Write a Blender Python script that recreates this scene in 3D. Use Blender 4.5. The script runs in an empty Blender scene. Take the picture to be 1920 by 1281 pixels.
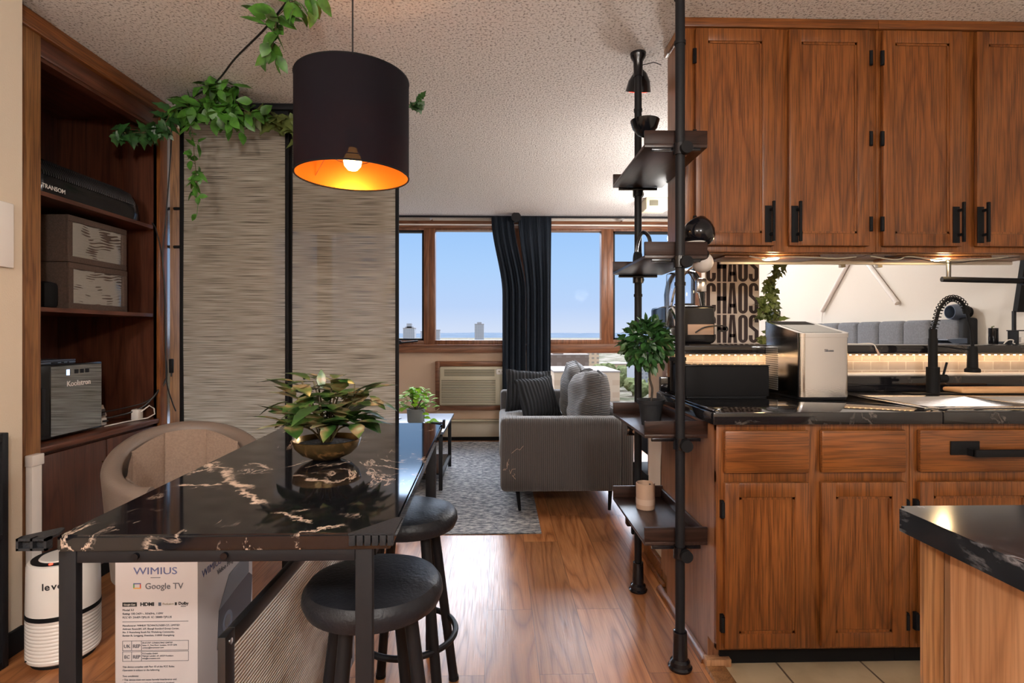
import bpy, bmesh, math, random
from mathutils import Vector, Matrix, noise
R = math.radians
random.seed(7)
SC = bpy.context.scene
COL = SC.collection
# ---------------------------------------------------------------- camera, sky, sun, exposure
cam_d = bpy.data.cameras.new('camera'); cam = bpy.data.objects.new('camera', cam_d); COL.objects.link(cam)
cam.location = (0, 0, 1.18); cam.rotation_euler = (R(90), 0, R(-1.35))
cam_d.sensor_width = 36; cam_d.lens = 1020/1920*36; cam_d.shift_y = -14.5/1920
cam_d.clip_start = .02; cam_d.clip_end = 20000
SC.camera = cam
SC.view_settings.view_transform = 'Standard'; SC.view_settings.look = 'None'
SC.view_settings.gamma = 1; SC.view_settings.use_curve_mapping = False
SC.view_settings.exposure = 0.3
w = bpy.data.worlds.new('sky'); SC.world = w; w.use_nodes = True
nt = w.node_tree; nt.nodes.clear()
tc = nt.nodes.new('ShaderNodeTexCoord'); sx = nt.nodes.new('ShaderNodeSeparateXYZ')
rp = nt.nodes.new('ShaderNodeValToRGB'); rs = nt.nodes.new('ShaderNodeMapRange')
bg = nt.nodes.new('ShaderNodeBackground'); wo = nt.nodes.new('ShaderNodeOutputWorld')
nt.links.new(tc.outputs['Generated'], sx.inputs[0]); nt.links.new(sx.outputs[2], rp.inputs[0]); nt.links.new(sx.outputs[2], rs.inputs[0])
e = rp.color_ramp.elements
e[0].position = 0.0; e[0].color = (.66, .75, .93, 1)
e[1].position = 1.0; e[1].color = (.80, .86, 1.0, 1)
for p, c in ((.05, (.50, .66, .95, 1)), (.12, (.42, .64, .97, 1)), (.20, (.33, .57, .96, 1)), (.36, (.80, .88, 1.0, 1))):
    k = e.new(p); k.color = c
rs.inputs[1].default_value = .23; rs.inputs[2].default_value = .36; rs.inputs[3].default_value = 0.0; rs.inputs[4].default_value = 1.0
# added bright sky patch above the window view, for floor glare and room light
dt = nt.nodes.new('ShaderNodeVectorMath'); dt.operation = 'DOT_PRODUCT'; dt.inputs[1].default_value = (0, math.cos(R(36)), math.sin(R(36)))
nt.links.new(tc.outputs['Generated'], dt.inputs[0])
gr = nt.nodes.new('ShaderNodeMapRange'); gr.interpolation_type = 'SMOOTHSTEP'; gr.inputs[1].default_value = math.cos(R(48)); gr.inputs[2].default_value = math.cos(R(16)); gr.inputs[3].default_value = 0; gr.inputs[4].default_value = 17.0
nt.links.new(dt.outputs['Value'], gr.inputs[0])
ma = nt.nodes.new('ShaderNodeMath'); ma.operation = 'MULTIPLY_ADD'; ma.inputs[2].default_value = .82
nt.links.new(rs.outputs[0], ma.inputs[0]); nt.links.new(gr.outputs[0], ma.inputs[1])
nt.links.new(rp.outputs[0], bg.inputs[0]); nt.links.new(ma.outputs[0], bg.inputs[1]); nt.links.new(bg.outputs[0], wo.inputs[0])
sd = bpy.data.lights.new('sun', 'SUN'); sd.energy = .8; sd.angle = R(1); sd.color = (1, .95, .88)
so = bpy.data.objects.new('sun', sd); COL.objects.link(so); so.rotation_euler = (R(50), 0, R(25)); so.location = (0, 0, 30)

# ---------------------------------------------------------------- material helpers
def nm(name):
    m = bpy.data.materials.new(name); m.use_nodes = True
    t = m.node_tree; b = t.nodes['Principled BSDF']
    return m, t, b
def mat(name, col, rough=.5, metal=0, bump=0, bscale=200, emit=None, es=0, var=0, vscale=8, coat=0, sheen=0, spec=.5):
    m, t, b = nm(name)
    b.inputs['Base Color'].default_value = (*col, 1); b.inputs['Roughness'].default_value = rough; b.inputs['Metallic'].default_value = metal
    b.inputs['Coat Weight'].default_value = coat; b.inputs['Sheen Weight'].default_value = sheen; b.inputs['Specular IOR Level'].default_value = spec
    if emit: b.inputs['Emission Color'].default_value = (*emit, 1); b.inputs['Emission Strength'].default_value = es
    if bump or var:
        tc = t.nodes.new('ShaderNodeTexCoord')
    if bump:
        n = t.nodes.new('ShaderNodeTexNoise'); n.inputs['Scale'].default_value = bscale; n.inputs['Detail'].default_value = 3
        bm = t.nodes.new('ShaderNodeBump'); bm.inputs['Strength'].default_value = bump; bm.inputs['Distance'].default_value = .01
        t.links.new(tc.outputs['Object'], n.inputs[0]); t.links.new(n.outputs[0], bm.inputs['Height']); t.links.new(bm.outputs[0], b.inputs['Normal'])
    if var:
        n = t.nodes.new('ShaderNodeTexNoise'); n.inputs['Scale'].default_value = vscale; n.inputs['Detail'].default_value = 4
        r = t.nodes.new('ShaderNodeValToRGB'); r.color_ramp.elements[0].position = .3; r.color_ramp.elements[1].position = .7
        r.color_ramp.elements[0].color = (*[c*(1-var) for c in col], 1); r.color_ramp.elements[1].color = (*[min(1, c*(1+var)) for c in col], 1)
        t.links.new(tc.outputs['Object'], n.inputs[0]); t.links.new(n.outputs[0], r.inputs[0]); t.links.new(r.outputs[0], b.inputs['Base Color'])
    return m
def ramp(t, fac, stops):
    r = t.nodes.new('ShaderNodeValToRGB'); el = r.color_ramp.elements
    el[0].position, el[0].color = stops[0][0], (*stops[0][1], 1); el[1].position, el[1].color = stops[-1][0], (*stops[-1][1], 1)
    for p, c in stops[1:-1]:
        k = el.new(p); k.color = (*c, 1)
    t.links.new(fac, r.inputs[0]); return r.outputs[0]
def mapping(t, out, scale=(1, 1, 1), rot=(0, 0, 0), loc=(0, 0, 0)):
    mp = t.nodes.new('ShaderNodeMapping'); mp.inputs['Scale'].default_value = scale; mp.inputs['Rotation'].default_value = rot; mp.inputs['Location'].default_value = loc
    t.links.new(out, mp.inputs[0]); return mp.outputs[0]
def mix(t, f, a, b, mode='MIX'):
    m = t.nodes.new('ShaderNodeMix'); m.data_type = 'RGBA'; m.blend_type = mode
    for i, v in ((0, f), (6, a), (7, b)):
        if isinstance(v, (int, float)): m.inputs[i].default_value = v
        elif isinstance(v, tuple): m.inputs[i].default_value = (*v, 1)
        else: t.links.new(v, m.inputs[i])
    return m.outputs[2]
def wood(name, dark, mid, light, axis='z', scale=1.0, rough=.38, grain=1.0):
    m, t, b = nm(name)
    tc = t.nodes.new('ShaderNodeTexCoord')
    st = {'x': (.12, 1, 1), 'y': (1, .12, 1), 'z': (1, 1, .12)}[axis]
    v = mapping(t, tc.outputs['Object'], tuple(s*scale for s in st))
    n0 = t.nodes.new('ShaderNodeTexNoise'); n0.inputs['Scale'].default_value = 5; n0.inputs['Detail'].default_value = 2
    t.links.new(v, n0.inputs[0])
    wv = t.nodes.new('ShaderNodeMath'); wv.operation = 'MULTIPLY'; wv.inputs[1].default_value = 26
    t.links.new(n0.outputs[0], wv.inputs[0])
    fr = t.nodes.new('ShaderNodeMath'); fr.operation = 'PINGPONG'; fr.inputs[1].default_value = 1
    t.links.new(wv.outputs[0], fr.inputs[0])
    st2 = {'x': (.03, 1, 1), 'y': (1, .03, 1), 'z': (1, 1, .03)}[axis]
    v2 = mapping(t, tc.outputs['Object'], tuple(s*scale for s in st2))
    n1 = t.nodes.new('ShaderNodeTexNoise'); n1.inputs['Scale'].default_value = 220; n1.inputs['Detail'].default_value = 3
    t.links.new(v2, n1.inputs[0])
    n2 = t.nodes.new('ShaderNodeTexNoise'); n2.inputs['Scale'].default_value = 4; t.links.new(tc.outputs['Object'], n2.inputs[0])
    c1 = ramp(t, fr.outputs[0], [(0, tuple(.55*a_+.45*b_ for a_, b_ in zip(dark, mid))), (.22, mid), (1, light)])
    c2 = ramp(t, n1.outputs[0], [(.36, tuple(c*.42 for c in dark)), (.56, (1, 1, 1))])
    c = mix(t, .5*grain, c1, c2, 'MULTIPLY')
    c3 = ramp(t, n2.outputs[0], [(.3, (.72, .72, .72)), (.7, (1.15, 1.15, 1.15))])
    c = mix(t, .6, c, c3, 'MULTIPLY')
    t.links.new(c, b.inputs['Base Color']); b.inputs['Roughness'].default_value = rough
    bm = t.nodes.new('ShaderNodeBump'); bm.inputs['Strength'].default_value = .12; bm.inputs['Distance'].default_value = .002
    t.links.new(n1.outputs[0], bm.inputs['Height']); t.links.new(bm.outputs[0], b.inputs['Normal'])
    return m
def marble(name, base, vein, rough=.06, scale=2.2, speck=False, thr=.035, segs=()):
    m, t, b = nm(name); tc = t.nodes.new('ShaderNodeTexCoord')
    nz = t.nodes.new('ShaderNodeTexNoise'); nz.inputs['Scale'].default_value = scale; nz.inputs['Detail'].default_value = 9; nz.inputs['Roughness'].default_value = .62; nz.inputs['Distortion'].default_value = .8
    t.links.new(mapping(t, tc.outputs['Object'], (1, .45, 1), (0, 0, R(35))), nz.inputs[0])
    s = t.nodes.new('ShaderNodeMath'); s.operation = 'SUBTRACT'; s.inputs[1].default_value = .5; t.links.new(nz.outputs[0], s.inputs[0])
    a = t.nodes.new('ShaderNodeMath'); a.operation = 'ABSOLUTE'; t.links.new(s.outputs[0], a.inputs[0])
    n2 = t.nodes.new('ShaderNodeTexNoise'); n2.inputs['Scale'].default_value = scale*1.3; n2.inputs['Detail'].default_value = 3; t.links.new(tc.outputs['Object'], n2.inputs[0])
    k1 = ramp(t, a.outputs[0], [(0, (1, 1, 1)), (thr*.28, (.55, .55, .55)), (thr, (0, 0, 0))])
    k2 = ramp(t, n2.outputs[0], [(.52, (0, 0, 0)), (.62, (1, 1, 1))])
    f = mix(t, 1.0, k1, k2, 'MULTIPLY')
    for (p0, p1, wd) in segs:
        P0, P1 = Vector((*p0, 0)), Vector((*p1, 0)); D = P1-P0; L_ = D.length; D.normalize()
        nw = t.nodes.new('ShaderNodeTexNoise'); nw.inputs['Scale'].default_value = 22; nw.inputs['Detail'].default_value = 6; nw.inputs['Roughness'].default_value = .7; t.links.new(tc.outputs['Object'], nw.inputs[0])
        q = t.nodes.new('ShaderNodeVectorMath'); q.operation = 'MULTIPLY_ADD'; q.inputs[1].default_value = (.085,)*3; t.links.new(nw.outputs[1], q.inputs[0]); t.links.new(tc.outputs['Object'], q.inputs[2])
        def dotv(v, o):
            dn = t.nodes.new('ShaderNodeVectorMath'); dn.operation = 'DOT_PRODUCT'; dn.inputs[1].default_value = v; t.links.new(q.outputs[0], dn.inputs[0])
            ad = t.nodes.new('ShaderNodeMath'); ad.operation = 'SUBTRACT'; ad.inputs[1].default_value = o; t.links.new(dn.outputs['Value'], ad.inputs[0])
            ab = t.nodes.new('ShaderNodeMath'); ab.operation = 'ABSOLUTE'; t.links.new(ad.outputs[0], ab.inputs[0]); return ab.outputs[0]
        N_ = Vector((-D.y, D.x, 0)); mid_ = (P0+P1)/2+Vector((.0425, .0425, 0))
        across, along = dotv(N_, N_.dot(mid_)), dotv(D, D.dot(mid_))
        a1 = ramp(t, across, [(0, (1, 1, 1)), (wd*.6, (.8, .8, .8)), (wd, (0, 0, 0))]); a2 = ramp(t, along, [(L_*.42, (1, 1, 1)), (L_*.6, (0, 0, 0))])
        brk = ramp(t, nw.outputs[0], [(.36, (.1, .1, .1)), (.5, (1, 1, 1))])
        f = mix(t, 1.0, f, mix(t, 1.0, mix(t, 1.0, a1, a2, 'MULTIPLY'), brk, 'MULTIPLY'), 'LIGHTEN')
    c = mix(t, f, base, vein)
    if speck:
        v = t.nodes.new('ShaderNodeTexVoronoi'); v.inputs['Scale'].default_value = 90; t.links.new(tc.outputs['Object'], v.inputs[0])
        k3 = ramp(t, v.outputs[0], [(.05, (1, 1, 1)), (.12, (0, 0, 0))])
        k4 = mix(t, 1.0, k3, k2, 'MULTIPLY'); c = mix(t, k4, c, (.18, .13, .09))
    t.links.new(c, b.inputs['Base Color']); b.inputs['Roughness'].default_value = rough; b.inputs['Specular IOR Level'].default_value = .6
    return m
def bands(name, c1, c2, axis, pitch, rough=.85, dist=.004, strength=.8, sheen=.3):
    m, t, b = nm(name); tc = t.nodes.new('ShaderNodeTexCoord')
    wv = t.nodes.new('ShaderNodeTexWave'); wv.wave_type = 'BANDS'; wv.bands_direction = axis.upper()
    wv.inputs['Scale'].default_value = 2*math.pi/(20*pitch); wv.inputs['Distortion'].default_value = .15
    t.links.new(tc.outputs['Object'], wv.inputs[0])
    t.links.new(ramp(t, wv.outputs[0], [(0, c1), (.5, c2), (1, c2)]), b.inputs['Base Color'])
    bm = t.nodes.new('ShaderNodeBump'); bm.inputs['Strength'].default_value = strength; bm.inputs['Distance'].default_value = dist
    t.links.new(wv.outputs[0], bm.inputs['Height']); t.links.new(bm.outputs[0], b.inputs['Normal'])
    b.inputs['Roughness'].default_value = rough; b.inputs['Sheen Weight'].default_value = sheen
    return m
def glassy(name, tint=(1, 1, 1), refl=.9, rough=0):
    m, t, b = nm(name); t.nodes.remove(b); out = t.nodes['Material Output']
    tr = t.nodes.new('ShaderNodeBsdfTransparent'); tr.inputs[0].default_value = (*tint, 1)
    gl = t.nodes.new('ShaderNodeBsdfGlossy'); gl.inputs['Roughness'].default_value = rough
    fr = t.nodes.new('ShaderNodeLayerWeight'); fr.inputs[0].default_value = .25
    ml = t.nodes.new('ShaderNodeMath'); ml.operation = 'MULTIPLY'; ml.inputs[1].default_value = refl
    mx = t.nodes.new('ShaderNodeMixShader')
    t.links.new(fr.outputs['Fresnel'], ml.inputs[0]); t.links.new(ml.outputs[0], mx.inputs[0]); t.links.new(tr.outputs[0], mx.inputs[1]); t.links.new(gl.outputs[0], mx.inputs[2]); t.links.new(mx.outputs[0], out.inputs[0])
    return m

# ---------------------------------------------------------------- materials
M = {}
M['oak'] = wood('oak', (.10, .028, .006), (.185, .058, .012), (.23, .076, .017), 'z', 1.0, .36)
M['oak_h'] = wood('oak_horizontal', (.10, .028, .006), (.185, .058, .012), (.23, .076, .017), 'x', 1.0, .36)
M['oak_y'] = wood('oak_lengthwise', (.10, .028, .006), (.185, .058, .012), (.23, .076, .017), 'y', 1.0, .36)
M['oak_post'] = wood('oak_post_wood', (.17, .065, .02), (.30, .13, .045), (.36, .17, .06), 'z', 1.0, .4)
M['oak_light'] = wood('oak_light', (.16, .065, .022), (.30, .14, .055), (.38, .19, .08), 'z', 1.0, .4)
M['oak_side'] = wood('oak_side_panel', (.20, .085, .04), (.30, .135, .07), (.36, .17, .09), 'z', 1.0, .32, .8)
M['walnut'] = wood('dark_stained_wood', (.042, .011, .006), (.072, .021, .010), (.095, .030, .015), 'z', .8, .38, .8)
M['walnut_y'] = wood('dark_stained_wood_lengthwise', (.055, .016, .009), (.10, .033, .018), (.14, .048, .026), 'y', .8, .3, .7)
M['shelfwood'] = wood('espresso_laminate', (.012, .006, .005), (.024, .011, .008), (.036, .017, .012), 'x', 1.6, .42, .5)
M['shelfwood_y'] = wood('espresso_laminate_lengthwise', (.014, .007, .006), (.028, .013, .010), (.042, .021, .016), 'y', 1.6, .33, .5)
M['shelfwood'].node_tree.nodes['Principled BSDF'].inputs['Specular IOR Level'].default_value = .2
M['winwood'] = wood('window_wood', (.11, .035, .012), (.20, .075, .03), (.27, .11, .05), 'x', 1.0, .4, .7)
M['winwood_z'] = wood('window_wood_upright', (.11, .035, .012), (.20, .075, .03), (.27, .11, .05), 'z', 1.0, .4, .7)
M['islandwood'] = wood('island_wood', (.28, .13, .06), (.42, .21, .10), (.50, .27, .14), 'z', 1.0, .45, .5)
M['black_metal'] = mat('black_metal', (.009, .009, .011), .5, 0, spec=.22)
M['matte_black'] = mat('matte_black', (.008, .008, .009), .65, spec=.14)
M['gloss_black'] = mat('gloss_black', (.006, .006, .008), .16, spec=.4)
M['dark_grey'] = mat('dark_grey', (.016, .017, .020), .6, spec=.2, bump=.2, bscale=400)
M['table_marble'] = marble('black_marble', (.007, .007, .009), (.66, .50, .40), .055, 5.0, False, .016, (
    ((-.29, -.072), (-.203, -.119), .008), ((-.203, -.119), (-.143, -.236), .014), ((-.143, -.236), (-.069, -.295), .016), ((-.075, -.316), (.012, -.411), .010), ((-.238, -.274), (-.143, -.276), .006),
    ((-.164, -.069), (-.096, -.116), .006), ((-.005, -.192), (.084, -.251), .007), ((.076, -.472), (.144, -.518), .005), ((.146, -.579), (.208, -.541), .004), ((.159, -.082), (.253, -.141), .004)))
M['granite'] = marble('black_granite', (.008, .008, .010), (.10, .085, .075), .07, 6, True, .02)
M['island_top'] = marble('black_laminate_marble', (.010, .012, .016), (.26, .26, .28), .12, 4, False, .02)
M['wall'] = mat('cream_paint', (.62, .52, .40), .75, bump=.12, bscale=180)
M['wall_white'] = mat('pale_paint', (.70, .65, .58), .75, bump=.1, bscale=180)
M['wall_tan'] = mat('tan_paint', (.62, .45, .32), .75, bump=.1, bscale=180)
M['white_plastic'] = mat('white_plastic', (.72, .68, .64), .4)
M['white_gloss'] = mat('white_gloss', (.80, .76, .72), .25)
M['steel'] = mat('brushed_steel', (.55, .55, .56), .14, 1, bump=.03, bscale=300)
M['chrome'] = mat('chrome', (.75, .75, .77), .08, 1)
M['ac'] = mat('ac_beige', (.52, .47, .34), .45)
M['ac_dark'] = mat('ac_shadow_slots', (.10, .09, .06), .6)
M['heater'] = mat('heater_beige', (.38, .33, .25), .45)
M['cord'] = mat('cable_black', (.01, .01, .011), .5)
M['leather'] = mat('black_leather', (.012, .013, .017), .42, spec=.28, bump=.15, bscale=120, var=.2, vscale=14)
M['taupe'] = mat('taupe_leather', (.15, .115, .095), .5, bump=.1, bscale=160)
M['taupe_fabric'] = mat('taupe_fabric', (.30, .215, .165), .9, bump=.5, bscale=500, var=.12, vscale=120)
M['grey_fabric'] = mat('grey_fabric', (.17, .18, .20), .9, bump=.4, bscale=500, var=.15, vscale=90)
M['cord_x'] = bands('grey_corduroy_upright', (.028, .026, .026), (.085, .078, .078), 'x', .0125)
M['cord_z'] = bands('grey_corduroy_cross', (.028, .028, .032), (.125, .125, .132), 'z', .012)
M['cord_y'] = bands('grey_corduroy_flat', (.05, .048, .05), (.14, .135, .135), 'x', .0125)
M['black_knit'] = bands('black_knit', (.004, .005, .007), (.016, .018, .023), 'x', .032, .9, .012, 1.0, 0)
M['curtain'] = mat('charcoal_curtain', (.018, .024, .034), .85, bump=.2, bscale=400, spec=.1)
M['leaf'] = mat('leaf_green', (.055, .17, .02), .42, var=.7, vscale=18)
M['leaf_dark'] = mat('leaf_dark_green', (.025, .085, .02), .42, var=.5, vscale=22)
M['leaf_olive'] = mat('leaf_olive', (.10, .13, .03), .5, var=.4, vscale=20)
M['leaf_bright'] = mat('leaf_bright_green', (.24, .50, .03), .65, spec=.2, var=.35, vscale=25)
M['leaf_pink'] = mat('leaf_variegated', (.16, .24, .07), .32, var=.7, vscale=17)
M['stem'] = mat('stem_brown', (.09, .07, .03), .7)
M['stem_dark'] = mat('stem_dark', (.025, .018, .012), .7)
M['soil'] = mat('black_gravel', (.012, .014, .018), .35, bump=1, bscale=120)
M['bronze'] = mat('bronze_bowl', (.34, .22, .09), .25, .9)
M['pot_grey'] = mat('grey_ceramic', (.22, .23, .23), .6)
M['terracotta'] = mat('blush_ceramic', (.42, .28, .20), .65)
M['terracotta_d'] = mat('blush_ceramic_label', (.50, .36, .28), .65)
M['board'] = mat('cutting_board_tan', (.58, .33, .16), .5)
M['led'] = mat('led_warm', (1, .8, .5), .5, emit=(1, .62, .30), es=16)
M['bulb'] = mat('bulb_warm', (1, .8, .5), .5, emit=(1, .66, .28), es=14)
M['puck'] = mat('puck_glow', (1, .8, .5), .5, emit=(1, .72, .36), es=40)
M['red_glow'] = mat('red_glow', (.6, .05, .02), .5, emit=(1, .06, .03), es=3)
M['blue_led'] = mat('blue_led', (.3, .5, 1), .5, emit=(.4, .6, 1), es=3)
M['ink'] = mat('ink_grey', (.12, .12, .14), .7)
M['ink_black'] = mat('ink_black', (.02, .02, .022), .7)
M['ink_blue'] = mat('ink_slate_blue', (.12, .14, .30), .6)
M['poster_ink'] = mat('poster_ink', (.045, .030, .032), .8)
M['poster'] = mat('poster_paper', (.70, .62, .56), .8)
M['box_white'] = mat('box_card', (.56, .52, .53), .55, var=.05, vscale=3)
M['storage'] = mat('brown_woven_box', (.085, .055, .042), .9, bump=.5, bscale=450, var=.2, vscale=150)
M['steelblue'] = mat('slate_blue_metal', (.10, .13, .19), .35, .3)
M['clear'] = glassy('clear_glass', (1, 1, 1), .02)
M['clear_plastic'] = glassy('clear_plastic', (.93, .95, .98), 1.6, .05)
M['plastic_film'] = glassy('dark_plastic_window', (.22, .27, .33), 1.3, .15)
M['glass_dark'] = mat('mirrored_glass_door', (.42, .44, .46), .04, 1.0)
M['red'] = mat('print_red', (.6, .08, .05), .5); M['orange'] = mat('print_orange', (.75, .35, .05), .5); M['green'] = mat('print_green', (.08, .35, .1), .5)
M['tag_orange'] = mat('sticker_orange', (.8, .3, .03), .5)
M['frame_grey'] = mat('gunmetal_frame', (.06, .06, .066), .3, .8)
M['projector'] = mat('printed_projector', (.03, .04, .06), .4); M['projector_l'] = mat('printed_projector_top', (.16, .19, .23), .4)

def special():
    m, t, b = nm('leaf_variegated_pink'); tc = t.nodes.new('ShaderNodeTexCoord'); n = t.nodes.new('ShaderNodeTexNoise'); n.inputs['Scale'].default_value = 16; n.inputs['Detail'].default_value = 3
    t.links.new(tc.outputs['Object'], n.inputs[0]); t.links.new(ramp(t, n.outputs[0], [(.34, (.015, .05, .012)), (.48, (.04, .10, .02)), (.55, (.12, .16, .045)), (.61, (.30, .19, .10)), (.70, (.38, .42, .24))]), b.inputs['Base Color']); b.inputs['Roughness'].default_value = .3
    M['leaf_pink'] = m
    # ceiling: popcorn texture
    m, t, b = nm('popcorn_ceiling'); tc = t.nodes.new('ShaderNodeTexCoord')
    n = t.nodes.new('ShaderNodeTexNoise'); n.inputs['Scale'].default_value = 95; n.inputs['Detail'].default_value = 4; n.inputs['Roughness'].default_value = .6
    t.links.new(tc.outputs['Object'], n.inputs[0])
    t.links.new(ramp(t, n.outputs[0], [(.36, (.30, .27, .25)), (.46, (.78, .75, .72)), (.6, (.86, .83, .80))]), b.inputs['Base Color'])
    bm = t.nodes.new('ShaderNodeBump'); bm.inputs['Strength'].default_value = .9; bm.inputs['Distance'].default_value = .012
    t.links.new(n.outputs[0], bm.inputs['Height']); t.links.new(bm.outputs[0], b.inputs['Normal']); b.inputs['Roughness'].default_value = .9
    M['ceiling'] = m
    # laminate floor
    m, t, b = nm('oak_laminate_planks'); tc = t.nodes.new('ShaderNodeTexCoord')
    v = mapping(t, tc.outputs['Object'], (1, 1, 1), (0, 0, R(90)), (.13, .05, 0))
    br = t.nodes.new('ShaderNodeTexBrick'); br.offset = .37; br.inputs['Scale'].default_value = 1
    br.inputs['Brick Width'].default_value = 1.2; br.inputs['Row Height'].default_value = .19; br.inputs['Mortar Size'].default_value = .0014; br.inputs['Bias'].default_value = 0
    br.inputs['Color1'].default_value = (.62, .62, .62, 1); br.inputs['Color2'].default_value = (1.15, 1.12, 1.08, 1); br.inputs['Mortar'].default_value = (.25, .2, .18, 1)
    t.links.new(v, br.inputs[0])
    off = mix(t, 1.0, mapping(t, tc.outputs['Object'], (1, .10, 1)), br.outputs[0], 'ADD')
    n0 = t.nodes.new('ShaderNodeTexNoise'); n0.inputs['Scale'].default_value = 6; n0.inputs['Detail'].default_value = 2; t.links.new(off, n0.inputs[0])
    ml = t.nodes.new('ShaderNodeMath'); ml.operation = 'MULTIPLY'; ml.inputs[1].default_value = 22; t.links.new(n0.outputs[0], ml.inputs[0])
    pp = t.nodes.new('ShaderNodeMath'); pp.operation = 'PINGPONG'; pp.inputs[1].default_value = 1; t.links.new(ml.outputs[0], pp.inputs[0])
    n1 = t.nodes.new('ShaderNodeTexNoise'); n1.inputs['Scale'].default_value = 200; n1.inputs['Detail'].default_value = 3; t.links.new(mapping(t, tc.outputs['Object'], (1, .03, 1)), n1.inputs[0])
    c1 = ramp(t, pp.outputs[0], [(0, (.25, .088, .028)), (.3, (.36, .14, .048)), (1, (.44, .19, .072))])
    c2 = ramp(t, n1.outputs[0], [(.36, (.6, .55, .5)), (.56, (1, 1, 1))])
    c = mix(t, .4, c1, c2, 'MULTIPLY'); c = mix(t, .85, c, br.outputs[0], 'MULTIPLY')
    t.links.new(c, b.inputs['Base Color'])
    rr = ramp(t, n1.outputs[0], [(.35, (.37, .37, .37)), (.6, (.29, .29, .29))]); t.links.new(rr, b.inputs['Roughness'])
    bm = t.nodes.new('ShaderNodeBump'); bm.inputs['Strength'].default_value = .3; bm.inputs['Distance'].default_value = .002
    iv = mix(t, .5, br.outputs[0], n1.outputs[0]); t.links.new(iv, bm.inputs['Height']); t.links.new(bm.outputs[0], b.inputs['Normal'])
    b.inputs['Specular IOR Level'].default_value = .5
    M['floor'] = m
    def tiles(name, c1, c2, mort, w_, h_, ms, rough, off, rot, loc=(0, 0, 0)):
        m, t, b = nm(name); tc = t.nodes.new('ShaderNodeTexCoord')
        br = t.nodes.new('ShaderNodeTexBrick'); br.offset = off; br.inputs['Scale'].default_value = 1; br.inputs['Brick Width'].default_value = w_; br.inputs['Row Height'].default_value = h_
        br.inputs['Mortar Size'].default_value = ms; br.inputs['Mortar Smooth'].default_value = .2
        br.inputs['Color1'].default_value = (*c1, 1); br.inputs['Color2'].default_value = (*c2, 1); br.inputs['Mortar'].default_value = (*mort, 1)
        t.links.new(mapping(t, tc.outputs['Object'], (1, 1, 1), rot, loc), br.inputs[0])
        n = t.nodes.new('ShaderNodeTexNoise'); n.inputs['Scale'].default_value = 7; n.inputs['Detail'].default_value = 6; t.links.new(tc.outputs['Object'], n.inputs[0])
        c = mix(t, .35, br.outputs[0], ramp(t, n.outputs[0], [(.4, (.55, .5, .42)), (.55, (1, 1, 1))]), 'MULTIPLY')
        t.links.new(c, b.inputs['Base Color']); b.inputs['Roughness'].default_value = rough
        bm = t.nodes.new('ShaderNodeBump'); bm.invert = True; bm.inputs['Strength'].default_value = .5; bm.inputs['Distance'].default_value = .003
        t.links.new(br.outputs['Fac'], bm.inputs['Height']); t.links.new(bm.outputs[0], b.inputs['Normal'])
        return m
    M['floor_tile'] = tiles('beige_floor_tile', (.52, .40, .26), (.56, .44, .29), (.14, .09, .06), .305, .305, .004, .35, 0, (0, 0, 0), (.06, .02, 0))
    M['subway'] = tiles('grey_subway_tile', (.42, .36, .31), (.47, .41, .35), (.62, .57, .50), .083, .0415, .0022, .25, .5, (R(-90), 0, 0), (0, .985, 0))
    # woven blind
    m, t, b = nm('woven_reed_blind'); tc = t.nodes.new('ShaderNodeTexCoord')
    n = t.nodes.new('ShaderNodeTexNoise'); n.inputs['Scale'].default_value = 45; n.inputs['Detail'].default_value = 5; t.links.new(mapping(t, tc.outputs['Object'], (.10, .2, 7.0)), n.inputs[0])
    n2 = t.nodes.new('ShaderNodeTexNoise'); n2.inputs['Scale'].default_value = 14; n2.inputs['Detail'].default_value = 2; t.links.new(mapping(t, tc.outputs['Object'], (.015, 1, 1)), n2.inputs[0])
    c = ramp(t, n.outputs[0], [(.36, (.08, .068, .05)), (.46, (.27, .235, .185)), (.62, (.45, .41, .345))])
    k = ramp(t, n2.outputs[0], [(.28, (.45, .42, .38)), (.34, (1, 1, 1))])
    c = mix(t, 1.0, c, k, 'MULTIPLY'); t.links.new(c, b.inputs['Base Color']); b.inputs['Roughness'].default_value = .8
    out = t.nodes['Material Output']; tl = t.nodes.new('ShaderNodeBsdfTranslucent'); t.links.new(c, tl.inputs[0])
    m1 = t.nodes.new('ShaderNodeMixShader'); m1.inputs[0].default_value = .35; t.links.new(b.outputs[0], m1.inputs[1]); t.links.new(tl.outputs[0], m1.inputs[2])
    tr = t.nodes.new('ShaderNodeBsdfTransparent'); m2 = t.nodes.new('ShaderNodeMixShader')
    f = ramp(t, n.outputs[0], [(.38, (.07, .07, .07)), (.48, (.02, .02, .02)), (.62, (.01, .01, .01))]); t.links.new(f, m2.inputs[0])
    t.links.new(m1.outputs[0], m2.inputs[1]); t.links.new(tr.outputs[0], m2.inputs[2]); t.links.new(m2.outputs[0], out.inputs[0])
    M['blind'] = m
    # rug
    m, t, b = nm('faded_grey_rug'); tc = t.nodes.new('ShaderNodeTexCoord')
    n = t.nodes.new('ShaderNodeTexNoise'); n.inputs['Scale'].default_value = 30; n.inputs['Detail'].default_value = 6; n.inputs['Roughness'].default_value = .7; t.links.new(mapping(t, tc.outputs['Object'], (.7, 1.6, 1)), n.inputs[0])
    v = t.nodes.new('ShaderNodeTexVoronoi'); v.feature = 'DISTANCE_TO_EDGE'; v.inputs['Scale'].default_value = 4.5; v.distance = 'EUCLIDEAN'; t.links.new(tc.outputs['Object'], v.inputs[0])
    c = ramp(t, n.outputs[0], [(.38, (.075, .085, .105)), (.5, (.25, .255, .27)), (.6, (.50, .49, .48))])
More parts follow.
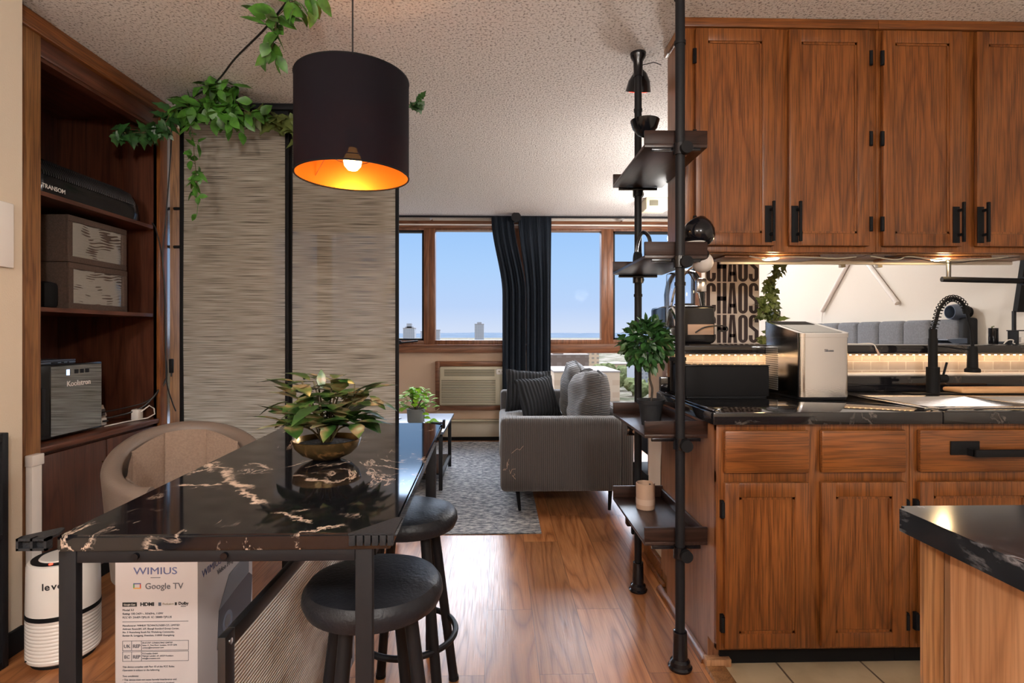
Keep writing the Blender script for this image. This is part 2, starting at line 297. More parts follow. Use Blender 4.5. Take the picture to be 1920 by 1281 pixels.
    k = ramp(t, v.outputs[0], [(.0, (.45, .5, .58)), (.03, (1, 1, 1))]); c = mix(t, .6, c, k, 'MULTIPLY')
    t.links.new(c, b.inputs['Base Color']); b.inputs['Roughness'].default_value = .95
    bm = t.nodes.new('ShaderNodeBump'); bm.inputs['Strength'].default_value = .3; bm.inputs['Distance'].default_value = .005; t.links.new(n.outputs[0], bm.inputs['Height']); t.links.new(bm.outputs[0], b.inputs['Normal'])
    M['rug'] = m
    # lamp shade skins: thin cloth that lets a little of the bulb show
    def shade(name, col, rough, metal, f):
        m, t, b = nm(name); b.inputs['Base Color'].default_value = (*col, 1); b.inputs['Roughness'].default_value = rough; b.inputs['Metallic'].default_value = metal
        out = t.nodes['Material Output']; tr = t.nodes.new('ShaderNodeBsdfTransparent'); tr.inputs[0].default_value = (1, .8, .5, 1); mx = t.nodes.new('ShaderNodeMixShader'); mx.inputs[0].default_value = f
        b.inputs['Specular IOR Level'].default_value = .1; t.links.new(b.outputs[0], mx.inputs[1]); t.links.new(tr.outputs[0], mx.inputs[2]); t.links.new(mx.outputs[0], out.inputs[0]); return m
    M['shade_out'] = shade('black_lampshade_cloth', (.006, .005, .008), .85, 0, .035)
    M['shade_in'] = shade('copper_lampshade_lining', (.80, .27, .045), .38, .8, .14)
    # ribbed beige panel
    m, t, b = nm('ribbed_whitewashed_panel'); tc = t.nodes.new('ShaderNodeTexCoord')
    wv = t.nodes.new('ShaderNodeTexWave'); wv.bands_direction = 'Z'; wv.inputs['Scale'].default_value = 2*math.pi/(20*.0085); t.links.new(mapping(t, tc.outputs['Object'], (1, 1, 1)), wv.inputs[0])
    n = t.nodes.new('ShaderNodeTexNoise'); n.inputs['Scale'].default_value = 9; n.inputs['Detail'].default_value = 4; t.links.new(mapping(t, tc.outputs['Object'], (1, .4, 1)), n.inputs[0])
    c = ramp(t, n.outputs[0], [(.33, (.34, .24, .17)), (.45, (.66, .60, .53)), (.62, (.82, .78, .72))])
    c = mix(t, .7, c, ramp(t, wv.outputs[0], [(.0, (.35, .32, .3)), (.45, (1, 1, 1))]), 'MULTIPLY'); t.links.new(c, b.inputs['Base Color']); b.inputs['Roughness'].default_value = .55
    bm = t.nodes.new('ShaderNodeBump'); bm.inputs['Distance'].default_value = .003; t.links.new(wv.outputs[0], bm.inputs['Height']); t.links.new(bm.outputs[0], b.inputs['Normal'])
    M['ribbed'] = m
    # perforated steel side, city
    m, t, b = nm('perforated_steel'); tc = t.nodes.new('ShaderNodeTexCoord'); v = t.nodes.new('ShaderNodeTexVoronoi'); v.inputs['Scale'].default_value = 105; v.inputs['Randomness'].default_value = 0
    t.links.new(mapping(t, tc.outputs['Object'], (0, 1, 1), (0, 0, 0), (0, 0, 0)), v.inputs[0]); t.links.new(ramp(t, v.outputs[0], [(.34, (.01, .01, .01)), (.38, (.55, .55, .56))]), b.inputs['Base Color']); b.inputs['Metallic'].default_value = .8; b.inputs['Roughness'].default_value = .3
    M['perf'] = m
    def city(name, cols, sc):
        m, t, b = nm(name); tc = t.nodes.new('ShaderNodeTexCoord'); n = t.nodes.new('ShaderNodeTexNoise'); n.inputs['Scale'].default_value = sc; n.inputs['Detail'].default_value = 8; n.inputs['Roughness'].default_value = .7
        t.links.new(tc.outputs['Object'], n.inputs[0]); t.links.new(ramp(t, n.outputs[0], cols), b.inputs['Base Color']); b.inputs['Roughness'].default_value = 1; b.inputs['Specular IOR Level'].default_value = 0; return m
    M['cityground'] = city('town_ground', [(.38, (.08, .085, .055)), (.5, (.17, .155, .12)), (.6, (.30, .27, .23))], .03)
    M['treetops'] = city('tree_crowns', [(.35, (.08, .10, .04)), (.6, (.18, .20, .10))], .3)
    M['hill'] = city('distant_ridge', [(.35, (.09, .12, .16)), (.6, (.12, .15, .19))], .002)
special()
def facade(name, wallc, glassc, w_, h_):
    m, t, b = nm(name); tc = t.nodes.new('ShaderNodeTexCoord'); br = t.nodes.new('ShaderNodeTexBrick'); br.offset = 0; br.inputs['Scale'].default_value = 1
    br.inputs['Brick Width'].default_value = w_; br.inputs['Row Height'].default_value = h_; br.inputs['Mortar Size'].default_value = h_*.3
    br.inputs['Color1'].default_value = (*glassc, 1); br.inputs['Color2'].default_value = (*glassc, 1); br.inputs['Mortar'].default_value = (*wallc, 1)
    t.links.new(mapping(t, tc.outputs['Object'], (1, 1, 1), (R(-90), 0, 0)), br.inputs[0]); t.links.new(br.outputs[0], b.inputs['Base Color']); b.inputs['Roughness'].default_value = .8; b.inputs['Specular IOR Level'].default_value = .1
    return m
M['fac_grey'] = facade('grey_tower_facade', (.40, .41, .45), (.24, .27, .33), 4, 3.2)
M['fac_tan'] = facade('tan_facade', (.66, .50, .36), (.35, .30, .26), 7, 6)
M['fac_pink'] = facade('peach_facade', (.62, .47, .35), (.56, .40, .29), 16, 9)
M['fac_brown'] = facade('brown_facade', (.20, .15, .13), (.24, .19, .17), 9, 8)
M['roof'] = mat('pale_roof', (.36, .31, .29), .9, spec=0)

# ---------------------------------------------------------------- geometry helpers
class G:
    def __init__(s): s.b = bmesh.new()
    def box(s, x0, x1, y0, y1, z0, z1, bev=0, seg=2, mtx=None):
        vs = [s.b.verts.new((x, y, z)) for z in (z0, z1) for x, y in ((x0, y0), (x1, y0), (x1, y1), (x0, y1))]
        fs = [s.b.faces.new([vs[i] for i in f]) for f in ((3, 2, 1, 0), (4, 5, 6, 7), (0, 1, 5, 4), (1, 2, 6, 5), (2, 3, 7, 6), (3, 0, 4, 7))]
        allv = vs
        if bev:
            es = list({e for f in fs for e in f.edges})
            r = bmesh.ops.bevel(s.b, geom=es, offset=bev, segments=seg, profile=.5, affect='EDGES')
            allv = list({v for v in r['verts']} | {v for v in vs if v.is_valid})
        if mtx is not None: bmesh.ops.transform(s.b, matrix=mtx, verts=[v for v in allv if v.is_valid])
        return s
    def cyl(s, p0, p1, r0, r1=None, n=20, caps=True):
        r1 = r0 if r1 is None else r1
        p0, p1 = Vector(p0), Vector(p1); d = (p1-p0).normalized()
        a = d.orthogonal().normalized(); c = d.cross(a)
        A = [s.b.verts.new(p0+(a*math.cos(2*math.pi*i/n)+c*math.sin(2*math.pi*i/n))*r0) for i in range(n)]
        B = [s.b.verts.new(p1+(a*math.cos(2*math.pi*i/n)+c*math.sin(2*math.pi*i/n))*r1) for i in range(n)]
        for i in range(n): s.b.faces.new((A[i], A[(i+1) % n], B[(i+1) % n], B[i]))
        if caps: s.b.faces.new(A[::-1]); s.b.faces.new(B)
        return s
    def tube(s, pts, r, n=8, closed=False, rad=None):
        pts = [Vector(p) for p in pts]; rings = []; prev = None
        N = len(pts)
        for i, p in enumerate(pts):
            if closed: d = (pts[(i+1) % N]-pts[i-1]).normalized()
            else: d = (pts[min(i+1, N-1)]-pts[max(i-1, 0)]).normalized()
            if prev is None: a = d.orthogonal().normalized()
            else:
                a = prev-d*prev.dot(d); a = a.normalized() if a.length > 1e-6 else d.orthogonal().normalized()
            prev = a; c = d.cross(a); rr = rad[i] if rad else r
            rings.append([s.b.verts.new(p+(a*math.cos(2*math.pi*k/n)+c*math.sin(2*math.pi*k/n))*rr) for k in range(n)])
        for i in range(N if closed else N-1):
            A, B = rings[i], rings[(i+1) % N]
            for k in range(n): s.b.faces.new((A[k], A[(k+1) % n], B[(k+1) % n], B[k]))
        if not closed: s.b.faces.new(rings[0][::-1]); s.b.faces.new(rings[-1])
        return s
    def lathe(s, prof, c=(0, 0, 0), n=32, mtx=None, sy=1):
        rings = []; new = []
        for r, z in prof:
            if r < 1e-5: v = s.b.verts.new((c[0], c[1], c[2]+z)); rings.append([v]); new.append(v)
            else:
                q = [s.b.verts.new((c[0]+r*math.cos(2*math.pi*i/n), c[1]+sy*r*math.sin(2*math.pi*i/n), c[2]+z)) for i in range(n)]; rings.append(q); new += q
        for A, B in zip(rings, rings[1:]):
            for i in range(n):
                if len(A) == 1 and len(B) == 1: break
                if len(A) == 1: s.b.faces.new((A[0], B[(i+1) % n], B[i]))
                elif len(B) == 1: s.b.faces.new((A[i], A[(i+1) % n], B[0]))
                else: s.b.faces.new((A[i], A[(i+1) % n], B[(i+1) % n], B[i]))
        if mtx is not None: bmesh.ops.transform(s.b, matrix=mtx, verts=new)
        return s
    def quad(s, *ps): s.b.faces.new([s.b.verts.new(p) for p in ps]); return s
    def grid(s, f, nu, nv, cu=False):
        V = [[s.b.verts.new(f(i/nu, j/nv)) for j in range(nv+1)] for i in range(nu if cu else nu+1)]
        for i in range(nu):
            for j in range(nv):
                s.b.faces.new((V[i][j], V[(i+1) % len(V)][j], V[(i+1) % len(V)][j+1], V[i][j+1]))
        return V
    def prism(s, poly, d0, d1, axis='y'):
        def P(a, c, d): return {'y': (a, d, c), 'x': (d, a, c), 'z': (a, c, d)}[axis]
        A = [s.b.verts.new(P(a, c, d0)) for a, c in poly]; B = [s.b.verts.new(P(a, c, d1)) for a, c in poly]; n = len(poly)
        for i in range(n): s.b.faces.new((A[i], A[(i+1) % n], B[(i+1) % n], B[i]))
        s.b.faces.new(A[::-1]); s.b.faces.new(B); return s
def props(o, label=None, cat=None, group=None, kind=None):
    for k, v in (('label', label), ('category', cat), ('group', group), ('kind', kind)):
        if v: o[k] = v
    return o
def obj(name, g, m, parent=None, label=None, local=False, smooth=35):
    me = bpy.data.meshes.new(name); bmesh.ops.recalc_face_normals(g.b, faces=g.b.faces); g.b.to_mesh(me); g.b.free()
    o = bpy.data.objects.new(name, me); COL.objects.link(o)
    if m: me.materials.append(M[m] if isinstance(m, str) else m)
    if parent is not None:
        if not local: me.transform(Matrix.Translation(-wloc(parent)))
        o.parent = parent
    elif not local:
        xs = [v.co for v in me.vertices]; lo = Vector([min(v[i] for v in xs) for i in range(3)]); hi = Vector([max(v[i] for v in xs) for i in range(3)])
        b = Vector(((lo.x+hi.x)/2, (lo.y+hi.y)/2, lo.z)); me.transform(Matrix.Translation(-b)); o.location = b
    if smooth: me.shade_smooth(); me.set_sharp_from_angle(angle=R(smooth))
    if label: o['label'] = label
    return o
def wloc(o):
    v = Vector(o.location)
    while o.parent: o = o.parent; v = v+Vector(o.location)
    return v
def thing(name, label, cat, loc=(0, 0, 0), rz=0, group=None, rot=None):
    o = bpy.data.objects.new(name, None); COL.objects.link(o); o.location = loc; o.rotation_euler = rot or (0, 0, rz); o.empty_display_size = .05
    return props(o, label, cat, group)
def solo(name, g, m, label, cat, group=None, **k):
    return props(obj(name, g, m, **k), label, cat, group)
def struct(name, g, m, **k): return props(obj(name, g, m, **k), kind='structure')
def dup(root, loc, rz=0, label=None, group=None):
    r = root.copy(); COL.objects.link(r); r.location = loc; r.rotation_euler = (0, 0, rz)
    if label: r['label'] = label
    if group: r['group'] = group
    for ch in list(root.children):
        c = ch.copy(); COL.objects.link(c); c.parent = r
        for gc in list(ch.children):
            d = gc.copy(); COL.objects.link(d); d.parent = c
    return r
def text(name, body, size, loc, rot, m, parent, sx=1.0, off=0, align='CENTER', ext=.0004, label=None, spacing=1.0, lines=1.0):
    cu = bpy.data.curves.new(name, 'FONT'); cu.body = body; cu.size = size; cu.align_x = align; cu.offset = off; cu.extrude = ext; cu.resolution_u = 3; cu.space_character = spacing; cu.space_line = lines
    t = bpy.data.objects.new('tmp', cu); COL.objects.link(t)
    bpy.context.view_layer.update()
    me = bpy.data.meshes.new_from_object(t.evaluated_get(bpy.context.evaluated_depsgraph_get()))
    bpy.data.objects.remove(t); me.name = name
    me.transform(Matrix.Diagonal((sx, 1, 1, 1)))
    me.materials.clear(); me.materials.append(M[m])
    o = bpy.data.objects.new(name, me); COL.objects.link(o); o.parent = parent
    o.location = Vector(loc)-(wloc(parent) if parent else Vector()); o.rotation_euler = rot
    if label: o['label'] = label
    return o
FACE_CAM = (R(90), 0, 0)      # lettering that faces -Y
FACE_RIGHT = (R(90), 0, R(90))  # lettering that faces +X
# leaves
OV = [(0, 0), (.18, .32), (.42, .5), (.7, .38), (.88, .16), (1, 0)]
IVY = [(0, 0), (-.06, .28), (.10, .50), (.26, .34), (.48, .42), (.62, .22), (1, 0)]
def leaf(g, p, d, up, L, W, shape=OV, bend=.25, fold=.18):
    p, d, up = Vector(p), Vector(d).normalized(), Vector(up)
    sd = d.cross(up)
    if sd.length < 1e-4: sd = d.orthogonal()
    sd.normalize(); n = sd.cross(d).normalized()
    def at(u, v): return p+d*(u*L)+sd*(v*W)+n*(fold*abs(v)*W-bend*u*u*L)
    mid = [g.b.verts.new(at(u, 0)) for u, v in shape if True]
    for sgn in (1, -1):
        edge = [g.b.verts.new(at(u, v*sgn)) for u, v in shape[1:-1]]
        g.b.faces.new((mid[0], edge[0], mid[1]) if sgn > 0 else (mid[0], mid[1], edge[0]))
        for i in range(len(edge)-1):
            q = (mid[i+1], edge[i], edge[i+1], mid[i+2])
            g.b.faces.new(q if sgn > 0 else q[::-1])
        q = (mid[-2], edge[-1], mid[-1]); g.b.faces.new(q if sgn > 0 else q[::-1])
def rv(a=1): return Vector((random.uniform(-a, a), random.uniform(-a, a), random.uniform(-a, a)))
def panel_door(x0, x1, z0, z1, yf, th, fr, g=None):
    """raised frame door facing -Y: frame with recessed flat centre"""
    g = g or G()
    g.box(x0, x0+fr, yf, yf+th, z0, z1, .004).box(x1-fr, x1, yf, yf+th, z0, z1, .004)
    g.box(x0+fr-.002, x1-fr+.002, yf, yf+th, z1-fr, z1, .004).box(x0+fr-.002, x1-fr+.002, yf, yf+th, z0, z0+fr, .004)
    b = .008
    for a in ((x0+fr, x0+fr+b, z0+fr, z1-fr), (x1-fr-b, x1-fr, z0+fr, z1-fr), (x0+fr, x1-fr, z0+fr, z0+fr+b), (x0+fr, x1-fr, z1-fr-b, z1-fr)):
        g.box(a[0], a[1], yf+.005, yf+th, a[2], a[3])
    return g

# ================================================================ ROOM
H = 2.47
struct('floor', G().box(-2.6, 2.6, -2.6, 6.1, -.05, 0), 'floor')
struct('ceiling', G().box(-2.6, 2.6, -2.6, 6.3, H, H+.08), 'ceiling')
struct('wall_left', G().box(-1.93, -1.79, -2.6, 2.085, 0, H), 'wall')
struct('wall_left', G().box(-2.6, -1.90, 3.26, 3.36, 0, H), 'wall')
struct('wall_left', G().box(-2.6, -2.5, 2.1, 6.1, 0, H), 'wall_tan')
struct('wall_left', G().box(-2.5, -1.935, 2.05, 2.15, 0, H), 'wall')
struct('wall_back', G().box(-2.6, 2.7, -2.7, -2.6, 0, H), 'wall')
struct('wall_right', G().box(2.6, 2.7, -2.6, 6.1, 0, H), 'wall_white')
W0 = 6.1
struct('wall_front', G().box(-2.6, .52, W0, W0+.2, 0, .97), 'wall_tan')
struct('wall_front', G().box(.52, 2.7, W0, W0+.2, 0, .30), 'wall_tan')
struct('wall_front', G().box(2.28, 2.7, W0, W0+.2, .30, H), 'wall_white')
struct('wall_front', G().box(-2.6, 2.28, W0, W0+.2, 2.435, H), 'wall_white')
# window woodwork
struct('trim_1', G().box(-2.6, 2.28, W0-.03, W0+.1, 2.355, 2.44, .004), 'winwood')
struct('trim_2', G().box(-2.6, 2.28, W0-.045, W0-.03, 2.385, 2.40), 'white_gloss')
g = G().box(-2.6, .52, W0-.07, W0+.12, 1.045, 1.06, .003).box(-2.6, .52, W0-.05, W0, .97, 1.045, .003)
struct('trim_3', g, 'winwood')
struct('trim_4', G().box(.52, 2.28, W0-.03, W0+.1, .965, 1.065, .004), 'winwood')
g = G()
g.box(.44, .54, W0-.02, W0+.1, .3, .97, .004)
struct('trim_5', g, 'winwood_z')
def window(i, x0, x1, z0, z1, fr, mt, dark=False):
    t = props(thing('window_%d' % i, None, None, ((x0+x1)/2, W0+.05, z0)), kind='structure')
    g = G(); y0, y1 = W0-.02, W0+.09
    g.box(x0, x0+fr, y0, y1, z0, z1, .003).box(x1-fr, x1, y0, y1, z0, z1, .003).box(x0+fr, x1-fr, y0, y1, z0, z0+fr*.75, .003).box(x0+fr, x1-fr, y0, y1, z1-fr*.4, z1, .003)
    obj('window_frame', g, mt, t)
    a, b, c, d = x0+fr, x1-fr, z0+fr*.75, z1-fr*.4
    if dark:
        g = G(); s = .022
        g.box(a, a+s, W0+.0, W0+.07, c, d).box(b-s, b, W0, W0+.07, c, d).box(a, b, W0, W0+.07, c, c+s).box(a, b, W0, W0+.07, d-s, d)
        obj('sash', g, 'dark_grey', t); a += s; b -= s; c += s; d -= s
    obj('pane', G().box(a, b, W0+.05, W0+.056, c, d), 'clear', t)
    return t
window(1, -2.6, -1.96, 1.06, 2.36, .06, 'winwood_z')
wc = window(2, -1.96, -.78, 1.06, 2.36, .06, 'winwood_z', True)
g = G().tube([(-1.17, W0-.03, 1.075), (-1.05, W0-.05, 1.085), (-.90, W0-.05, 1.10)], .009).cyl((-1.10, W0-.02, 1.085), (-1.10, W0-.06, 1.085), .02)
obj('window_crank', g, 'dark_grey', wc)
window(3, -.78, .24, 1.06, 2.36, .065, 'winwood_z')
window(4, .24, 1.215, 1.065, 2.36, .068, 'winwood_z')
wc = window(5, 1.215, 2.28, 1.065, 2.36, .066, 'winwood_z', True)
window(6, .54, 2.28, .30, .966, .012, 'white_gloss')
# threshold and tiled kitchen floor
struct('floor', G().box(.80, 2.6, .2, 1.94, 0, .004).box(.72, 2.6, -2.6, .2, 0, .004), 'floor_tile')
g = G().prism([(.725, .001), (.80, .001), (.795, .009), (.73, .009)], -2.6, 1.90, 'y')
struct('trim_6', g, 'oak_light')
struct('trim_7', G().box(.73, .82, 1.90, 1.935, .002, .03, .003), 'islandwood')
# pony wall behind the kitchen run, carries the raised bar
struct('wall_middle', G().box(.79, 2.6, 2.50, 2.86, 0, 1.088), 'wall')
struct('trim_8', G().box(.772, .80, 2.47, 2.56, 0, 1.088, .004), 'oak_light')
struct('baseboard_middle', G().box(.765, .79, 2.56, 2.87, 0, .09, .004).box(.755, .775, 2.5, 2.87, 0, .025, .008), 'oak_h')
struct('baseboard_kitchen', G().prism([(.722, .0), (.745, 0), (.745, .025), (.735, .022), (.725, .012)], 1.93, 2.49, 'y'), 'oak_y')
struct('baseboard_left', G().box(-1.79, -1.775, -2.6, 2.08, 0, .09, .003), 'matte_black')
struct('wall_backsplash', G().box(.77, 2.6, 2.488, 2.50, 1.0, 1.088), 'subway')
struct('trim_9', G().box(.77, 2.6, 2.478, 2.50, .984, 1.0, .005), 'white_plastic')

# ---------------------------------------------------------------- outside: a low town seen from a high floor
GZ = -48
struct('ground', G().box(-4000, 4000, 60, 9000, GZ-1, GZ), 'cityground')
g = G(); n = 90
pts = [(-6000+i*12000/n, 9000) for i in range(n+1)]
hh = [GZ+62+18*noise.noise((i*.13, 0, 3))+6*noise.noise((i*.7, 0, 1)) for i in range(n+1)]
for i in range(n):
    (x0, y0), (x1, y1) = pts[i], pts[i+1]
    g.quad((x0, y0-2500, GZ), (x1, y1-2500, GZ), (x1, y1, hh[i+1]), (x0, y0, hh[i]))
props(obj('distant_ridge', g, 'hill', smooth=None), kind='structure')
def building(label, x0, x1, y, dep, z1, fac, group=None, steps=(), loc_name='city_building'):
    cx = (x0+x1)/2; t = thing('city_building', label, 'building', (cx, y+dep/2, GZ), 0, group)
    obj('facade', G().box(x0, x1, y, y+dep, GZ, z1), fac, t, smooth=None)
    obj('roof', G().box(x0-.4, x1+.4, y-.4, y+dep+.4, z1, z1+1), 'roof', t, smooth=None)
    for a, b, c in steps:
        obj('roof_block', G().box(a, b, y+dep*.2, y+dep*.8, z1+1, c), fac, t, smooth=None)
building('grey tower block with raised core, right of centre on the skyline', -54, -34, 1200, 22, 22, 'fac_grey', steps=[(-49, -39, 27)])
building('grey stepped tower beyond the leftmost clear pane', -211, -186, 1200, 25, 13, 'fac_grey', steps=[(-204, -193, 24), (-208, -189, 17)])
building('slim tall grey tower beside the blind edge', -231, -224, 1200, 10, 44, 'fac_grey')
building('pair of low grey blocks at the left edge of the second pane', -143, -131, 1200, 16, 9, 'fac_grey')
building('low grey block beside the stepped tower', -180, -166, 1250, 16, 6, 'fac_grey')
building('tan low block with roof structures seen above the brown block', 60, 140, 760, 40, -24, 'fac_tan', steps=[(70, 84, -20), (104, 120, -20)])
building('long dark brown block with paired windows', 38, 86, 520, 22, -19.5, 'fac_brown', steps=[(52, 62, -16)])
building('peach coloured wide low building with pale roof behind the sofa', 40, 88, 395, 60, -27, 'fac_pink')
building('white slab building seen beside the shelf pole', 118, 150, 470, 30, -20, 'fac_grey')
building('peach building with flat white roof beyond the trees', 130, 190, 620, 30, -34, 'fac_pink')
trees = [(104, 470, 12), (100, 505, 13), (122, 530, 14), (103, 560, 14), (88, 600, 14), (106, 430, 11), (128, 440, 12), (150, 545, 15), (104, 395, 12), (92, 640, 18), (118, 588, 14), (80, 690, 16), (210, 640, 20), (128, 388, 12), (70, 650, 15)]
for i, (x, y, r) in enumerate(trees):
    t = thing('tree', 'green tree crown among the rooftops beyond the lower window', 'tree', (x, y, GZ), 0, 'trees between the rooftops')
    g = G(); bmesh.ops.create_icosphere(g.b, subdivisions=3, radius=1)
    for v in g.b.verts:
        v.co *= 1+.35*noise.noise(v.co*2.1+Vector((i, 0, 0)))+.2*noise.noise(v.co*5)
        v.co = Vector((v.co.x*r*.62, v.co.y*r*.62, v.co.z*r*.5+r*.75))
    obj('crown', g, 'treetops', t, local=True)
    obj('trunk', G().cyl((0, 0, 0), (0, 0, r*.5), .5, n=8), 'stem', t, local=True)

# ================================================================ BUILT-IN BOOKCASE (left)
XF = -1.87
t = thing('built_in_bookcase', 'dark wooden built-in bookcase with open shelves and low cupboards along the left wall', 'bookcase', (-2.1, 2.6, 0))
obj('side_post', G().box(-1.93, XF+.005, 2.09, 2.26, 0, H-.02, .003), 'oak_post', t, 'medium brown oak post')
obj('crown_board', G().box(-1.93, XF+.012, 2.09, 3.16, 2.40, H-.001, .004).box(-1.93, XF+.02, 2.09, 3.16, 2.39, 2.405, .003), 'oak_y', t)
obj('header_panel', G().box(-1.93, XF-.004, 2.26, 3.06, 2.315, 2.39, .002).box(-1.93, XF-.012, 2.26, 3.06, 2.30, 2.33), 'walnut_y', t)
obj('back_panel', G().box(-2.44, -2.42, 2.16, 3.10, 0, H-.02), 'walnut', t)
obj('side_panel', G().box(-2.42, -1.885, 3.04, 3.06, 0, H-.02), 'walnut', t)
obj('side_panel', G().box(-2.42, -1.93, 2.17, 2.2, 0, H-.02), 'walnut', t)
obj('top_panel', G().box(-2.42, -1.93, 2.2, 3.04, 2.36, 2.375), 'walnut_y', t)
obj('edge_strip', G().box(-1.905, XF+.004, 3.04, 3.105, 0, 2.40, .003), 'oak', t)
for z in (1.768, 1.29):
    g = G().prism([(-2.415, 2.2), (-1.93, 2.2), (-1.88, 2.22), (-1.88, 3.0), (-1.92, 3.035), (-2.415, 3.035)], z-.018, z, 'z')
    obj('shelf', g, 'walnut_y', t)
obj('worktop', G().box(-2.415, -1.868, 2.262, 3.038, .69, .715, .005), 'walnut_y', t)
obj('base_box', G().box(-2.41, -1.90, 2.27, 3.035, .08, .69), 'walnut', t)
obj('toe_kick', G().box(-2.41, -1.93, 2.27, 3.035, 0, .08), 'matte_black', t)
for a, b, hy in ((2.265, 2.645, 2.62), (2.655, 3.035, 2.68)):
    d = obj('cabinet_door', G().box(-1.90, -1.878, a, b, .09, .675, .003), 'walnut', t)
    obj('handle', G().tube([(-1.878, hy, .475), (-1.845, hy, .475), (-1.845, hy, .575), (-1.878, hy, .575)], .004), 'bronze', d)
dd = props(thing('door_1', None, None, (XF, 3.18, 0)), kind='structure')
obj('door_leaf', G().box(-1.90, XF, 3.135, 3.255, .01, 2.38, .004), 'oak_light', dd)
obj('door_trim', G().box(-1.9, XF+.002, 3.108, 3.132, 0, 2.40), 'steel', dd)
obj('door_handle', G().tube([(-1.87, 3.175, 1.90), (-1.835, 3.175, 1.90), (-1.82, 3.175, 1.89), (-1.82, 3.175, 1.69), (-1.835, 3.175, 1.68), (-1.87, 3.175, 1.68)], .009), 'matte_black', dd)

# window fan on the top shelf
t = thing('window_fan', 'long black twin window fan lying on the topmost bookcase shelf', 'fan', (-1.98, 2.6, 1.768))
g = G(); prof = [(-1.895, 1.770), (-1.888, 1.80), (-1.89, 1.85), (-1.915, 1.90), (-1.96, 1.925), (-2.03, 1.92), (-2.06, 1.88), (-2.06, 1.77)]
def fanrow(y, k): return [g.b.verts.new((-1.98+(x+1.98)*k, y, 1.77+(z-1.77)*k)) for x, z in prof]
rows = [fanrow(y, k) for y, k in ((2.27, .85), (2.285, .97), (2.31, 1), (2.86, 1), (2.90, .95), (2.925, .8))]
for A, B in zip(rows, rows[1:]):
    for i in range(len(prof)): g.b.faces.new((A[i], A[(i+1) % len(prof)], B[(i+1) % len(prof)], B[i]))
g.b.faces.new(rows[0]); g.b.faces.new(rows[-1][::-1])
obj('body', g, 'gloss_black', t)
g = G()
for i in range(46):
    y = 2.30+i*.0125
    g.tube([(-1.886, y, 1.845), (-1.889, y, 1.86), (-1.913, y, 1.904), (-1.958, y, 1.928)], .0022, 5)
obj('grille', g, 'frame_grey', t, 'ribbed dark grey grille')
text('lettering', 'TRANSOM', .026, (-1.882, 2.345, 1.785), (R(90), 0, R(90)), 'white_plastic', t, off=.0003)

# two fabric storage boxes
def storage(z, y0, label):
    t = thing('storage_box', label, 'box', (-2.05, y0+.19, z), 0, None)
    g = G().box(-2.24, -1.94, y0, y0+.385, z, z+.212, .006)
    b = obj('body', g, 'storage', t)
    g = G(); s = .028; x0, x1 = -1.945, -1.932
    g.box(x0, x1, y0, y0+.385, z, z+s, .003).box(x0, x1, y0, y0+.385, z+.212-s, z+.212, .003).box(x0, x1, y0, y0+s, z+s, z+.212-s, .003).box(x0, x1, y0+.385-s, y0+.385, z+s, z+.212-s, .003)
    obj('front_frame', g, 'storage', t)
    g = G()
    g.grid(lambda u, v: (-1.9395+.0004*math.sin(v*75+4*math.sin(u*5)+5*noise.noise((u*4, v*3, z*9)))+.0012*noise.noise((u*5, v*4, z*3)), y0+s+u*(.385-2*s), z+s+v*(.212-2*s)), 48, 60)
    obj('front_window', g, 'plastic_film', t, 'clear wrinkled plastic window')
    return t
storage(1.2915, 2.49, 'brown woven box with clear plastic front, standing on the middle bookcase shelf')
storage(1.5050, 2.485, 'brown woven box with clear plastic front, stacked on top of the lower one')
solo('dark_hand_towel', G().box(-2.12, -1.965, 2.40, 2.483, 1.2915, 1.41, .02), 'matte_black', 'dark cloth bundle pushed beside the lower woven box', 'cloth')

# thermoelectric cooler with mirrored door
t = thing('wine_cooler', 'small black drinks cooler with mirrored glass door on the bookcase worktop', 'cooler', (-2.1, 2.48, .715))
obj('body', G().box(-2.33, -1.965, 2.30, 2.675, .735, 1.03, .006), 'gloss_black', t)
d = obj('door', G().box(-1.965, -1.93, 2.30, 2.69, .728, 1.045, .004), 'gloss_black', t)
obj('mirror_glass', G().box(-1.931, -1.9265, 2.385, 2.682, .736, 1.037), 'glass_dark', d, 'mirrored glass')
obj('grip', G().box(-1.931, -1.92, 2.33, 2.35, .80, .95, .004), 'dark_grey', d)
text('lettering', 'Koolatron', .034, (-1.925, 2.54, .945), FACE_RIGHT, 'white_gloss', d, off=.0004)
for k in range(3):
    obj('touch_button', G().box(-1.9265, -1.925, 2.515+k*.032, 2.537+k*.032, 1.0, 1.018), 'dark_grey', d)
obj('display', G().box(-1.9265, -1.925, 2.47, 2.485, .995, 1.02), 'blue_led', d)
obj('foot', G().box(-2.3, -1.99, 2.32, 2.36, .7155, .735), 'matte_black', t); obj('foot', G().box(-2.3, -1.99, 2.6, 2.64, .7155, .735), 'matte_black', t)
t = thing('laptop', 'slim closed grey laptop lying on top of the drinks cooler', 'laptop', (-2.06, 2.46, 1.0462))
obj('body', G().box(-2.2, -1.955, 2.30, 2.56, 1.0462, 1.057, .003), 'steelblue', t); obj('lid', G().box(-2.2, -1.955, 2.30, 2.56, 1.059, 1.064, .002), 'steelblue', t)
g = G()
for a, b in ((2.42, 2.455), (2.475, 2.49), (2.51, 2.52)): g.box(-1.9555, -1.954, a, b, 1.049, 1.0545)
obj('ports', g, 'matte_black', t)
